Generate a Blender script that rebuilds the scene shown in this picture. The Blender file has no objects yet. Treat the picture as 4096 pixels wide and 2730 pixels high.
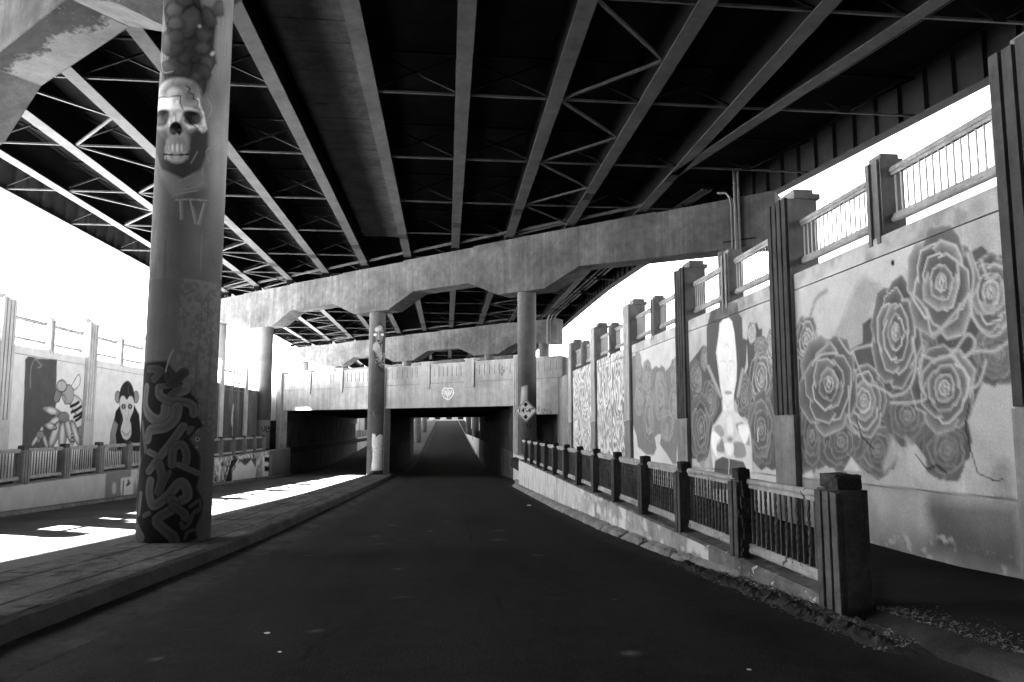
import bpy, bmesh, math, random
import numpy as np
from mathutils import Vector, Matrix
random.seed(7)
S = bpy.context.scene
COL = S.collection

# ------------------------------------------------------------------ camera, sky, sun, exposure
FPX, CX, PITCH = 2731.0, 2048.0, math.atan(.1)
YAW = math.atan(.0963 * math.cos(PITCH))
CY = 1708 - FPX * math.tan(PITCH)
cam = bpy.data.cameras.new('camera'); cam_o = bpy.data.objects.new('camera', cam); COL.objects.link(cam_o)
cam.sensor_width = 36.0; cam.lens = 36.0 * FPX / 4096; cam.shift_y = (CY - 1365) / 4096
cam.clip_start = .05; cam.clip_end = 4000
cam_o.rotation_euler = (math.pi / 2 + PITCH, 0, -YAW)
S.camera = cam_o

SUN_DIR = Vector((1, -.5, -.89)).normalized()          # the way the light travels
EL = math.asin(-SUN_DIR.z); AZ = math.atan2(-SUN_DIR.x, -SUN_DIR.y)
w = bpy.data.worlds.new('World'); S.world = w; w.use_nodes = True
wn = w.node_tree; bg = wn.nodes['Background']
sky = wn.nodes.new('ShaderNodeTexSky'); sky.sky_type = 'NISHITA'; sky.sun_disc = False
sky.sun_elevation = EL; sky.sun_rotation = AZ
bw = wn.nodes.new('ShaderNodeRGBToBW')                 # a black and white photograph
wn.links.new(sky.outputs[0], bw.inputs[0]); wn.links.new(bw.outputs[0], bg.inputs[0])
bg.inputs[1].default_value = .05
sl = bpy.data.lights.new('sun', 'SUN'); sl.energy = 5.0; sl.angle = math.radians(.5); sl.color = (1, 1, 1)
so = bpy.data.objects.new('sun', sl); COL.objects.link(so); so.rotation_euler = SUN_DIR.to_track_quat('-Z', 'Y').to_euler()
S.view_settings.view_transform = 'Standard'; S.view_settings.look = 'None'
S.view_settings.exposure = 5.5; S.view_settings.gamma = 1
S.render.engine = 'CYCLES'
S.cycles.use_denoising = True
S.cycles.max_bounces = 8; S.cycles.diffuse_bounces = 3
S.cycles.sample_clamp_indirect = 8

# ------------------------------------------------------------------ measuring from the photograph (4096 x 2730 pixels)
_F = np.array([math.sin(YAW) * math.cos(PITCH), math.cos(YAW) * math.cos(PITCH), math.sin(PITCH)])
_R = np.array([math.cos(YAW), -math.sin(YAW), 0]); _U = np.cross(_R, _F)
def ray(x, y): return _F + _R * (x - CX) / FPX + _U * (CY - y) / FPX
def onX(x, y, X): d = ray(x, y); return d * X / d[0]
def onplane(x, y, P0, D):
    n = np.array([D[1], -D[0], 0.]); d = ray(x, y); return d * ((n[0] * P0[0] + n[1] * P0[1]) / (d @ n))

# ------------------------------------------------------------------ materials
def mat(name, base, var=.25, scale=1.2, rough=.85, streak=0., bump=.25, fine=60., spots=0., paint=False, metal=0., spotv=.02, lo=.3, hi=.7, spec=.03):
    m = bpy.data.materials.new(name); m.use_nodes = True
    nt = m.node_tree; N = nt.nodes; L = nt.links; b = N['Principled BSDF']
    b.inputs['Roughness'].default_value = rough; b.inputs['Metallic'].default_value = metal
    b.inputs['Specular IOR Level'].default_value = spec
    geo = N.new('ShaderNodeNewGeometry')
    def noise(sc, det=6, vec=None, rgh=.6):
        n = N.new('ShaderNodeTexNoise'); n.inputs['Scale'].default_value = sc; n.inputs['Detail'].default_value = det
        n.inputs['Roughness'].default_value = rgh
        L.new(vec if vec else geo.outputs['Position'], n.inputs['Vector']); return n.outputs['Fac']
    def mth(op, a, bb):
        n = N.new('ShaderNodeMath'); n.operation = op
        for i, v in enumerate((a, bb)):
            if isinstance(v, (int, float)): n.inputs[i].default_value = v
            else: L.new(v, n.inputs[i])
        return n.outputs[0]
    def rng(v, a, bb, c, d):
        n = N.new('ShaderNodeMapRange'); L.new(v, n.inputs[0])
        for i, q in enumerate((a, bb, c, d)): n.inputs[i + 1].default_value = q
        return n.outputs[0]
    big = rng(noise(scale), lo, hi, 1 - var, 1 + var)
    med = rng(noise(scale * 6), .3, .7, 1 - var * .5, 1 + var * .5)
    fin = rng(noise(fine, 2), .25, .75, 1 - var * .45, 1 + var * .45)
    f = mth('MULTIPLY', mth('MULTIPLY', big, med), fin)
    if streak:
        mp = N.new('ShaderNodeMapping'); L.new(geo.outputs['Position'], mp.inputs[0]); mp.inputs['Scale'].default_value = (3.2, 3.2, .10)
        st = rng(noise(1.0, 8, mp.outputs[0], .75), .3, .72, 1 - streak, 1 + streak)
        f = mth('MULTIPLY', f, st)
    v = mth('MULTIPLY', f, base)
    if spots:
        sp = rng(noise(7, 5), .62, .66, 0, spots)
        mx = N.new('ShaderNodeMix'); L.new(sp, mx.inputs[0]); L.new(v, mx.inputs[2]); mx.inputs[3].default_value = spotv; v = mx.outputs[0]
    if paint:
        at = N.new('ShaderNodeAttribute'); at.attribute_name = 'paint'
        sx = N.new('ShaderNodeSeparateColor'); L.new(at.outputs['Color'], sx.inputs[0])
        worn = mth('MULTIPLY', sx.outputs[1], rng(noise(9, 8, rgh=.75), .26, .36, .55, 1))
        pv = mth('MULTIPLY', sx.outputs[0], mth('MULTIPLY', rng(noise(2.5), .3, .7, .88, 1.1), fin))
        mx = N.new('ShaderNodeMix'); L.new(worn, mx.inputs[0]); L.new(v, mx.inputs[2]); L.new(pv, mx.inputs[3]); v = mx.outputs[0]
    v = mth('MAXIMUM', v, .002)
    L.new(v, b.inputs['Base Color'])
    if bump:
        bp = N.new('ShaderNodeBump'); bp.inputs['Strength'].default_value = bump; bp.inputs['Distance'].default_value = .02
        L.new(mth('ADD', noise(fine * .6, 4), mth('MULTIPLY', noise(scale * 5), .6)), bp.inputs['Height']); L.new(bp.outputs[0], b.inputs['Normal'])
    return m
M = dict(
    asphalt=mat('asphalt', .017, .35, .5, .9, bump=.5, fine=90),
    lane=mat('lane_concrete', .1, .25, .5, .9, fine=70),
    walk=mat('walk_concrete', .022, .3, .8, .9, fine=60),
    kerb=mat('kerb_concrete', .2, .4, 1.5, .95, bump=.6, fine=40, spots=.6),
    median=mat('median_concrete', .085, .35, 1.1, .9, bump=.4, fine=50),
    cap=mat('cap_concrete', .06, .42, .45, .85, streak=.3, fine=30),
    column=mat('column_concrete', .085, .22, .8, .8, streak=.12, fine=45, paint=True),
    wall=mat('wall_concrete', .36, .32, .7, .85, streak=.25, fine=45, paint=True),
    wallbare=mat('wall_back_concrete', .2, .3, .7, .9, streak=.2),
    pilaster=mat('pilaster_paint', .06, .3, 1.0, .8, streak=.3),
    bridge=mat('bridge_concrete', .42, .25, .5, .85, streak=.32, fine=40),
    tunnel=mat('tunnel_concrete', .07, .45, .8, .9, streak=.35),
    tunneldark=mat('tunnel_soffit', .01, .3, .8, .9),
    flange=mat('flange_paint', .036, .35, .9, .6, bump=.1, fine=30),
    web=mat('web_shaded', .005, .4, .8, .6, bump=.1),  # same steel paint as the flanges, blackened for the shade between girders
    pillbody=mat('pilaster_concrete', .2, .3, .9, .9, streak=.25),
    leftpil=mat('left_pilaster_glare', .6, .15, .9, .9, streak=.15),  # concrete lightened to carry the glare on the left side
    leftwall=mat('left_wall_glare', .8, .1, .7, .9, streak=.06, paint=True),  # near white base holds the glare over the left wall
    fascia=mat('fascia_paint', .018, .3, .8, .6, bump=.1),
    brace=mat('brace_paint', .032, .3, 1.5, .55, bump=.1),
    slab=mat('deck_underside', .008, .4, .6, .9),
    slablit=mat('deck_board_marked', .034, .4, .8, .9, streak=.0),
    steel=mat('galvanised_pipe', .11, .15, 3, .4, metal=.3, bump=.05, spec=.4),
    post=mat('post_concrete', .075, .45, 1.8, .9, bump=.6, fine=35),
    postcap=mat('post_cap_concrete', .04, .5, 4, .95, bump=.9, fine=25),
    palebar=mat('pale_bar_glare', .55, .1, 3, .5, bump=0),  # pickets paled to stand in for overexposure against the sky
    rail=mat('rail_paint', .3, .3, 3, .5, bump=.3, fine=50, spots=.9, spotv=.04),
    bar=mat('baluster_paint', .1, .4, 4, .55, bump=.2),
    railtop=mat('upper_rail_paint', .3, .3, 3, .5, bump=.2, fine=50),
    lowwall=mat('low_wall_concrete', .12, .5, 1.2, .9, streak=.25, spots=.7, spotv=.6, bump=.6),
    lowpaint=mat('low_wall_paint', .3, .4, 1.2, .9, streak=.2, bump=.4, paint=True),
    signface=mat('sign_sheet', .85, .1, 2, .4, bump=0, spots=.25, spotv=.2),
    black=mat('black_paint', .012, .2, 2, .6, bump=0),
    white=mat('white_paint', .85, .08, 2, .7, bump=0),
    faint=mat('faint_paint', .2, .3, 6, .9, bump=0),
    dirt=mat('dirt_soil', .035, .5, 3, 1, bump=1, fine=30),
    leaf=mat('dry_leaf', .16, .6, 8, .9, bump=0),
    litter=mat('paper_litter', .75, .1, 5, .8, bump=0),
    ground=mat('ground_concrete', .6, .12, .2, .9),
    groundshade=mat('ground_dimmed', .1, .2, .2, .9),  # same street ground, darkened so the right side bounces less light
    gutter=mat('gutter_concrete', .035, .5, 1.5, .95, bump=.5),
)

# ------------------------------------------------------------------ mesh helpers
class MB:
    def __init__(s): s.v = []; s.f = []; s.mi = []
    def add(s, vs, fs):
        o = len(s.v); s.v += [tuple(map(float, q)) for q in vs]; s.f += [tuple(i + o for i in q) for q in fs]; return s
    def box(s, x0, x1, y0, y1, z0, z1):
        return s.add([(x0, y0, z0), (x1, y0, z0), (x1, y1, z0), (x0, y1, z0), (x0, y0, z1), (x1, y0, z1), (x1, y1, z1), (x0, y1, z1)],
                     [(0, 3, 2, 1), (4, 5, 6, 7), (0, 1, 5, 4), (1, 2, 6, 5), (2, 3, 7, 6), (3, 0, 4, 7)])
    def obox(s, o, ux, uy, x0, x1, y0, y1, z0, z1):    # box in a turned plan frame: o + ux*x + uy*y
        P = lambda x, y, z: (o[0] + ux[0] * x + uy[0] * y, o[1] + ux[1] * x + uy[1] * y, z)
        return s.add([P(x0, y0, z0), P(x1, y0, z0), P(x1, y1, z0), P(x0, y1, z0), P(x0, y0, z1), P(x1, y0, z1), P(x1, y1, z1), P(x0, y1, z1)],
                     [(0, 3, 2, 1), (4, 5, 6, 7), (0, 1, 5, 4), (1, 2, 6, 5), (2, 3, 7, 6), (3, 0, 4, 7)])
    def bar(s, a, b, w, h, up=(0, 0, 1)):              # square bar from a to b
        a = Vector(a); b = Vector(b); d = (b - a).normalized(); u = Vector(up)
        if abs(d.dot(u)) > .98: u = Vector((0, 1, 0))
        r = d.cross(u).normalized(); u = r.cross(d)
        vs = [p + r * (sx * w / 2) + u * (sz * h / 2) for p in (a, b) for sx, sz in ((-1, -1), (1, -1), (1, 1), (-1, 1))]
        return s.add(vs, [(0, 1, 2, 3), (7, 6, 5, 4), (0, 4, 5, 1), (1, 5, 6, 2), (2, 6, 7, 3), (3, 7, 4, 0)])
    def prism(s, pts, z0, z1):
        n = len(pts)
        return s.add([(x, y, z0) for x, y in pts] + [(x, y, z1) for x, y in pts],
                     [tuple(range(n - 1, -1, -1)), tuple(range(n, 2 * n))] + [(i, (i + 1) % n, n + (i + 1) % n, n + i) for i in range(n)])
    def loft(s, rings, closed=True, caps=True):
        n = len(rings[0]); vs = [q for r in rings for q in r]; fs = []
        for k in range(len(rings) - 1):
            for i in range(n if closed else n - 1):
                j = (i + 1) % n; fs.append((k * n + i, k * n + j, (k + 1) * n + j, (k + 1) * n + i))
        if caps and closed: fs += [tuple(range(n - 1, -1, -1)), tuple((len(rings) - 1) * n + i for i in range(n))]
        return s.add(vs, fs)
    def tube(s, path, r, n=10):
        path = [Vector(q) for q in path]; rings = []; prev = None
        for i, p in enumerate(path):
            d = (path[min(i + 1, len(path) - 1)] - path[max(i - 1, 0)]).normalized()
            if prev is None:
                u = Vector((0, 0, 1)) if abs(d.z) < .9 else Vector((0, 1, 0))
            else: u = prev
            rr = d.cross(u).normalized(); u = rr.cross(d); prev = u
            rings.append([p + rr * (r * math.cos(2 * math.pi * k / n)) + u * (r * math.sin(2 * math.pi * k / n)) for k in range(n)])
        return s.loft(rings)
    def cyl(s, x, y, z0, z1, r, n=48, rings=2):
        return s.loft([[(x + r * math.cos(2 * math.pi * k / n), y + r * math.sin(2 * math.pi * k / n), z0 + (z1 - z0) * i / (rings - 1)) for k in range(n)] for i in range(rings)])
    def build(s, name, m, parent=None, bevel=0, smooth=False, dark=None):
        me = bpy.data.meshes.new(name); me.from_pydata(s.v, [], s.f)
        bm = bmesh.new(); bm.from_mesh(me); bmesh.ops.recalc_face_normals(bm, faces=bm.faces)
        if bevel: bmesh.ops.bevel(bm, geom=[e for e in bm.edges if len(e.link_faces) == 2 and e.calc_face_angle(0) > .5], offset=bevel, segments=2, profile=.6, affect='EDGES', clamp_overlap=True)
        bm.to_mesh(me); bm.free()
        if smooth: me.shade_smooth() if hasattr(me, 'shade_smooth') else None
        me.materials.append(M[m] if isinstance(m, str) else m)
        if dark:
            me.materials.append(M[dark[0]])
            for f_ in me.polygons:
                if f_.center.z > dark[1]: f_.material_index = 1
        o = bpy.data.objects.new(name, me); COL.objects.link(o)
        if parent:
            o.parent = parent
        return o
def auto_smooth(o, deg=40):
    me = o.data; me.shade_smooth()
    me.set_sharp_from_angle(angle=math.radians(deg))
    return o
def tag(o, label=None, cat=None, group=None, kind=None):
    if label: o['label'] = label
    if cat: o['category'] = cat
    if group: o['group'] = group
    if kind: o['kind'] = kind
    return o
def thing(name, label, cat, loc=(0, 0, 0), group=None):
    o = bpy.data.objects.new(name, None); COL.objects.link(o); o.location = loc; o.empty_display_size = .2
    return tag(o, label, cat, group)
def dup(root, loc, label, group):
    r = root.copy(); COL.objects.link(r); r.location = loc; tag(r, label, None, group)
    for ch in list(root.children):
        c = ch.copy(); COL.objects.link(c); c.parent = r
        for g in ch.children:
            d = g.copy(); COL.objects.link(d); d.parent = c
    return r
ORD = 'first second third fourth fifth sixth seventh eighth ninth tenth eleventh twelfth thirteenth fourteenth fifteenth sixteenth'.split()

# ------------------------------------------------------------------ paint on walls: a value and a coverage for each point of a fine grid
rs = np.random.RandomState(5)
def vnoise(x, y, seed=0):
    xi = np.floor(x).astype(int); yi = np.floor(y).astype(int); fx = x - xi; fy = y - yi
    fx = fx * fx * (3 - 2 * fx); fy = fy * fy * (3 - 2 * fy)
    def h(a, b):
        n = (a * 374761393 + b * 668265263 + seed * 2147483647) & 0x7fffffff
        n = ((n ^ (n >> 13)) * 1274126177) & 0x7fffffff
        return ((n ^ (n >> 16)) & 0xffff) / 65535.
    return (h(xi, yi) * (1 - fx) + h(xi + 1, yi) * fx) * (1 - fy) + (h(xi, yi + 1) * (1 - fx) + h(xi + 1, yi + 1) * fx) * fy
def fbm(x, y, seed=0): return .5 * vnoise(x, y, seed) + .3 * vnoise(2.1 * x, 2.1 * y, seed + 3) + .2 * vnoise(4.3 * x, 4.3 * y, seed + 7)
def smooth_line(pts, n=5, closed=False):
    p = [np.array(q, float) for q in pts]
    if len(p) < 3: return np.array(p)
    out = []; m = len(p)
    for i in range(m if closed else m - 1):
        a, b, c, d = (p[(i - 1) % m], p[i], p[(i + 1) % m], p[(i + 2) % m]) if closed else (p[max(i - 1, 0)], p[i], p[i + 1], p[min(i + 2, m - 1)])
        for k in range(n):
            t = k / n
            out.append(.5 * ((2 * b) + (c - a) * t + (2 * a - 5 * b + 4 * c - d) * t * t + (3 * b - a - 3 * c + d) * t ** 3))
    if not closed: out.append(p[-1])
    return np.array(out)
class Canvas:
    def __init__(s, P, mp=lambda x, y: (x, y)):
        s.P = np.asarray(P, float); s.v = np.full(len(P), .3); s.a = np.zeros(len(P)); s.mp = mp
    def put(s, k, v, a=1.):
        k = np.clip(k, 0, 1) * a
        s.v = s.v * (1 - k) + (v * k if np.isscalar(v) else v * k); s.v = np.where(s.a < .01, np.where(k > 0, v, s.v), s.v)
        s.a = s.a + (1 - s.a) * k
    def m(s, pts): return np.array([s.mp(*q) for q in pts], float)
    def dist(s, L, closed=False):
        d = np.full(len(s.P), 1e9); n = len(L)
        for i in range(n if closed else n - 1):
            a = L[i]; b = L[(i + 1) % n]; ab = b - a; q = s.P - a
            t = np.clip((q @ ab) / max(ab @ ab, 1e-12), 0, 1)
            d = np.minimum(d, (q[:, 0] - t * ab[0]) ** 2 + (q[:, 1] - t * ab[1]) ** 2)
        return np.sqrt(d)
    def inside(s, L):
        x, y = s.P[:, 0], s.P[:, 1]; c = np.zeros(len(s.P), bool); n = len(L)
        for i in range(n):
            a = L[i]; b = L[(i + 1) % n]
            if a[1] == b[1]: continue
            k = ((a[1] > y) != (b[1] > y)) & (x < (b[0] - a[0]) * (y - a[1]) / (b[1] - a[1]) + a[0]); c ^= k
        return c
    def line(s, pts, w, v, a=1., soft=.5, closed=False, sm=True, raw=False):
        L = np.array(pts, float) if raw else s.m(pts)
        if sm: L = smooth_line(L, 4, closed)
        d = s.dist(L, closed and not sm or closed); s.put((w / 2 - d) / (w * soft / 2 + 1e-6) + .0, v, a)
    def poly(s, pts, v, a=1., soft=.01, sm=False, raw=False, shade=0., edge=None, ew=.02):
        L = np.array(pts, float) if raw else s.m(pts)
        if sm: L = smooth_line(L, 4, True)
        i = s.inside(L); d = s.dist(L, True); sd = np.where(i, d, -d)
        vv = v
        if shade: vv = v * (1 + shade * (1 - np.clip(d / .12, 0, 1)))
        s.put(.5 + sd / soft, vv, a)
        if edge is not None: s.put((ew / 2 - d) / (ew * .3), edge, a)
    def oval(s, cx, cy, rx, ry, v, a=1., rot=0., soft=.01, edge=None, ew=.02, n=18, jit=0.):
        r = np.random.RandomState(int(cx * 7 + cy))
        pts = []
        for k in range(n):
            t = 2 * math.pi * k / n; q = 1 + jit * (r.rand() - .5)
            x, y = rx * math.cos(t) * q, ry * math.sin(t) * q
            pts.append((cx + x * math.cos(rot) - y * math.sin(rot), cy + x * math.sin(rot) + y * math.cos(rot)))
        s.poly(pts, v, a, soft, edge=edge, ew=ew)
    def rose(s, cx, cy, rx, ry, dark, light, lw=.05, seed=1):
        r = np.random.RandomState(seed); k = 0
        for q, n, wd in ((1.25, 5, .8), (.95, 5, .85), (.66, 4, 1.1), (.4, 4, 1.1), (.2, 3, 1.4)):
            off = r.rand() * 6.28
            for j in range(n):
                a0 = off + 6.283 * j / n + .2 * (r.rand() - .5); pts = [(cx + rx * q * .25 * math.cos(a0), cy + ry * q * .25 * math.sin(a0))]
                for t, m in ((-wd, .86), (-wd * .62, 1.0), (-.12 + .3 * r.rand(), 1.05 + .06 * r.rand()), (wd * .5, 1.0), (wd, .82)):
                    m *= q * (1 + .1 * (r.rand() - .5)); pts.append((cx + rx * m * math.cos(a0 + t), cy + ry * m * math.sin(a0 + t)))
                L = s.m(pts); i = s.inside(L); d = s.dist(L[1:], False); tone = dark * (.8 + .5 * r.rand())
                rim = np.exp(-d / (lw * 1.7 * (.4 + r.rand()))) * (.15 + .5 * r.rand())
                s.put(i * 1., tone + (light - tone) * rim, 1.)
                s.put(1.2 - d / (lw * (.3 + .25 * r.rand())), light * (.6 + .5 * r.rand()), .85 * (.55 + .45 * (q < 1)))
        s.poly([(cx - rx * .1, cy + ry * .03), (cx - rx * .02, cy - ry * .16), (cx + rx * .1, cy - ry * .05), (cx + rx * .03, cy + ry * .14)], light * 1.1, .9, soft=.03)
        s.poly([(cx - rx * .04, cy + ry * .03), (cx, cy - ry * .07), (cx + rx * .05, cy), (cx + rx * .02, cy + ry * .07)], dark, .9, soft=.02)
    def rgba(s):
        o = np.zeros((len(s.P), 4)); o[:, 0] = np.clip(s.v, .004, .95); o[:, 1] = np.clip(s.a, 0, 1); o[:, 3] = 1; return o
def grid_sheet(name, m, parent, us, vs, to3, painter, mp):
    nu, nv = len(us), len(vs); UU, VV = np.meshgrid(us, vs); P = np.stack([UU.ravel(), VV.ravel()], 1)
    c = Canvas(P, mp); painter(c); V = to3(P)
    i = np.arange(nu * nv).reshape(nv, nu); F = np.stack([i[:-1, :-1], i[:-1, 1:], i[1:, 1:], i[1:, :-1]], -1).reshape(-1, 4)
    me = bpy.data.meshes.new(name); me.from_pydata(V.tolist(), [], F.tolist())
    at = me.color_attributes.new('paint', 'FLOAT_COLOR', 'POINT'); at.data.foreach_set('color', c.rgba().ravel().astype(np.float32))
    me.materials.append(M[m]); o = bpy.data.objects.new(name, me); COL.objects.link(o); o.parent = parent
    return o

# ------------------------------------------------------------------ levels
_zk = ([-130, -40, 0, 4.2, 10.8, 14.4, 28, 42, 60, 66, 72, 78, 84, 90, 235, 250, 400], [2.58, .55, -1.43, -1.62, -2.0, -2.18, -2.68, -3.18, -3.93, -4.12, -4.22, -4.2, -4.08, -3.89, 1.92, 2.2, 2.3])
def zr(y): return float(np.interp(y, *_zk))
def zwalk(y): return max(-1.72, zr(y) + .13) if y < 88 else max(-1.72, zr(y) + .13)
ys = sorted(set(list(np.arange(-130, 0, 5.)) + list(np.arange(0, 100, 1.)) + list(np.arange(100, 402, 6.))))
TOP = 2.77                                               # street level beside the cutting
XR, XL = 6.3, -14.5                                      # faces of the two retaining walls

def strip(name, m, xs, zf, y0=-130, y1=400, kind='structure', step=None):
    yy = [y for y in ys if y0 <= y <= y1]
    b = MB(); b.loft([[(x, y, zf(y) + dz) for x, dz in xs(y)] for y in yy], closed=False)
    o = b.build(name, m); tag(o, kind=kind); return o
kx = lambda y: float(np.interp(y, [-40, 4.2, 5.6, 8.1, 10.8, 14.4, 20, 33, 35, 39, 41, 92], [3.55, 3.5, 3.46, 3.4, 3.3, 3.2, 3.1, 3.15, 3.5, 3.9, 4.0, 4.0]))
strip('road', 'asphalt', lambda y: [(-2.84, 0), (0.4, .05), (4.6, 0)] if y < 236 else [(-2.84, 0), (.4, .05), (40., 0)], zr)
strip('road', 'lane', lambda y: [(-13.2, 0), (-8.5, .04), (-4.9, 0)], zr)
def med(y):
    r = random.Random(int(y * 100) + 5); a = r.uniform(-.014, .014); c = r.uniform(-.012, .006); g = -.03 if r.random() < .06 else 0
    return [(-3.36, -.06), (-3.37 + a * .5, .06), (-3.42 + a, .19 + c + g), (-3.47 + a, .213 + c), (-3.55, .214), (-5.05, .214), (-5.13 + a, .20 + c), (-5.14, -.06)]
ym = list(np.arange(-130, 0, 3.)) + list(np.arange(0, 50, .16)) + list(np.arange(50, 402, 3.))
b = MB(); b.loft([[(x, y, zr(y) + dz) for x, dz in med(y)] for y in ym], closed=False); tag(b.build('median_strip', 'median'), kind='structure')
b = MB(); b.loft([[(x, y, zr(y) + dz) for x, dz in ((-2.72 + .03 * math.sin(y * 1.9), -.01), (-2.83 + .03 * math.sin(y * 2.7) * math.sin(y * .9), .014), (-3.38, .05))] for y in ym], closed=False); tag(b.build('gutter', 'gutter'), kind='structure')
strip('sidewalk', 'walk', lambda y: [(kx(y) + .27, -.5), (kx(y) + .28, -.02), (3.85, 0), (6.36, .0)] if y < 6 else [(3.64, -.5), (3.65, -.1), (3.85, 0), (6.36, .0)] if y < 40 else [(4.2, -.5), (4.22, -.1), (4.4, 0), (6.36, .0)], zwalk, y1=245)
strip('sidewalk', 'walk', lambda y: [(-14.6, 0), (-12.2, 0), (-12.1, -.4)], zwalk, y1=245)
for x0, x1 in ((-600, XL - .5), (XR + .5, 600)):
    o = MB().add([(x0, -600, TOP - .2), (x1, -600, TOP - .2), (x1, 900, TOP - .2), (x0, 900, TOP - .2)], [(0, 1, 2, 3)]).build('ground', 'ground' if x0 < 0 else 'groundshade'); tag(o, kind='structure')
# broken rolled kerb in pieces along the right road edge
def kerb_piece(y0, y1, h=.13, wdt=.3, tag_=True):
    b = MB(); n = max(2, int((y1 - y0) / .09)); rings = []
    for i in range(n + 1):
        y = y0 + (y1 - y0) * i / n; x = kx(y); j = .02 * math.sin(y * 3.1) * math.sin(y * 7.7) + random.uniform(-.008, .008); e = .03 if i in (0, n) else (.035 if random.random() < .08 else 0)
        z = zr(y)
        rings.append([(x + j, y, z - .05), (x + .03 + j + e, y, z + h * .55 + j), (x + .1 + e, y, z + h + j * .5 - e), (x + wdt, y, z + h + .01 - e), (x + wdt + .02, y, z - .05)])
    b.loft(rings); o = auto_smooth(b.build('kerb', 'gutter' if y1 < 6 else 'kerb'), 50); tag(o, kind='structure')
for a, b_ in [(-6, -.5), (-.45, 5.35), (8.05, 9.5), (9.54, 10.2), (10.25, 11.6), (11.7, 12.8), (12.95, 14.3), (14.4, 16.2), (16.25, 18.4), (18.5, 20.9), (21, 23.6), (23.65, 26.6), (26.7, 29.8), (29.9, 33), (33.1, 37), (37.1, 41)]:
    kerb_piece(a, b_)
strip('kerb', 'kerb', lambda y: [(3.98, -.05), (4.0, .12), (4.12, .12)], zr, y0=92, y1=235)
strip('kerb', 'kerb', lambda y: [(-11.9, .12), (-11.55, .11), (-11.5, -.05)], zr, y0=-20, y1=54)

def paint_road(c):
    x, y = c.P[:, 0], c.P[:, 1]
    c.put(np.ones(len(x)),   .009 + .009 * fbm(x * 1.5, y * .35, 2) + .006 * vnoise(x * 12, y * 12, 5), 1)
    for xc, a in ((-1.6, .55), (.1, .5), (1.9, .55)): c.put(np.exp(-((x - xc - .15 * np.sin(y * .2)) / .33) ** 2) * (.4 + .6 * fbm(x * 2, y * .3, 8)), .024, a)
    c.put(np.clip(1 - (x + 2.84) / .55, 0, 1) * fbm(x * 4, y * 1.2, 12), .045, .9)
    c.put(np.clip((x - kx_(y) + .5) / .5, 0, 1) * fbm(x * 4, y * 1.5, 15), .05, .9)
    for q in ([(.55, 2), (.5, 5), (.56, 9), (.48, 14), (.52, 22), (.5, 40)], [(-1.2, 3), (-.9, 4.2), (-1.0, 5.5), (-.7, 6.6)]): c.line(q, .03, .006, .8, raw=True, soft=.8)
    for k in range(26):
        xx, yy = rs.uniform(-2.6, 3), 2.6 + 14 * rs.rand() ** 1.6; c.put(np.exp(-(((x - xx) / rs.uniform(.03, .1)) ** 2 + ((y - yy) / rs.uniform(.02, .06)) ** 2)), .07 + .1 * rs.rand(), .7)
    for k in range(14):
        xx, yy = rs.uniform(-2, 2.6), 3 + 25 * rs.rand(); c.put(np.exp(-(((x - xx) / rs.uniform(.1, .5)) ** 2 + ((y - yy) / rs.uniform(.2, 1.2)) ** 2)), .008, .6)
kx_ = np.vectorize(kx)
M['roadpaint'] = mat('asphalt_worn', .017, 1.3, .5, .95, bump=.6, fine=70, paint=True)
_ry = np.concatenate([np.arange(1.2, 8, .045), np.arange(8, 20, .1), np.arange(20, 41, .3)])
_zv = lambda y: np.interp(y, *_zk)
_tmp = bpy.data.objects.new('tmp', None)
def ground_sheet(name, m, us, vs, zf, fn, kind='structure'):
    o = grid_sheet(name, m, None, us, vs, lambda P: np.stack([P[:, 0], P[:, 1], zf(P[:, 0], P[:, 1])], 1), fn, lambda a, b_: (a, b_)); tag(o, kind=kind); return o
ground_sheet('road_surface', 'roadpaint', np.linspace(-2.82, 3.5, 150), _ry, lambda x, y: _zv(y) + .05 * (1 - np.abs(x - .4) / np.where(x < .4, 3.24, 4.2)) + .005, paint_road)
def paint_median(c):
    x, y = c.P[:, 0], c.P[:, 1]
    c.put(np.ones(len(x)), .085 + .06 * (fbm(x * 1.5, y * .8, 4) - .5) + .05 * (vnoise(x * 14, y * 9, 3) - .5), 1)
    c.put(np.clip(fbm(x * 2.2, y * .8, 44) * 5 - 2.5, 0, 1), .04, .8)
    c.put(np.clip(fbm(x * 7, y * 5, 24) * 9 - 6, 0, 1), .015, .7)
    c.line([(-3.83 + .012 * math.sin(k * 2.3), k * .7) for k in range(68)], .05, .006, .95, raw=True, sm=False, soft=.5)
    c.line([(-4.55 + .014 * math.sin(k * 1.7), k * .8) for k in range(60)], .055, .006, .95, raw=True, sm=False, soft=.5)
    for k in range(19):
        yy = 1.2 + 2.4 * k; c.line([(-3.45, yy), (-5.1, yy + .05)], .06, .008, .9, raw=True, sm=False, soft=.5)
    for k in range(16):
        xx, yy = rs.uniform(-5, -3.6), rs.uniform(3, 30); q = [(xx, yy)]
        for _ in range(7): q.append((q[-1][0] + rs.uniform(-.12, .12), q[-1][1] + rs.uniform(.05, .3)))
        c.line(q, .018, .008, .8, raw=True, sm=False, soft=.6)
M['medianpaint'] = mat('median_worn', .085, .9, 1.1, .95, bump=.6, fine=45, paint=True)
ground_sheet('median_top', 'medianpaint', np.linspace(-5.04, -3.5, 60), np.concatenate([np.arange(1, 14, .05), np.arange(14, 47, .15)]), lambda x, y: _zv(y) + .219, paint_median)

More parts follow.
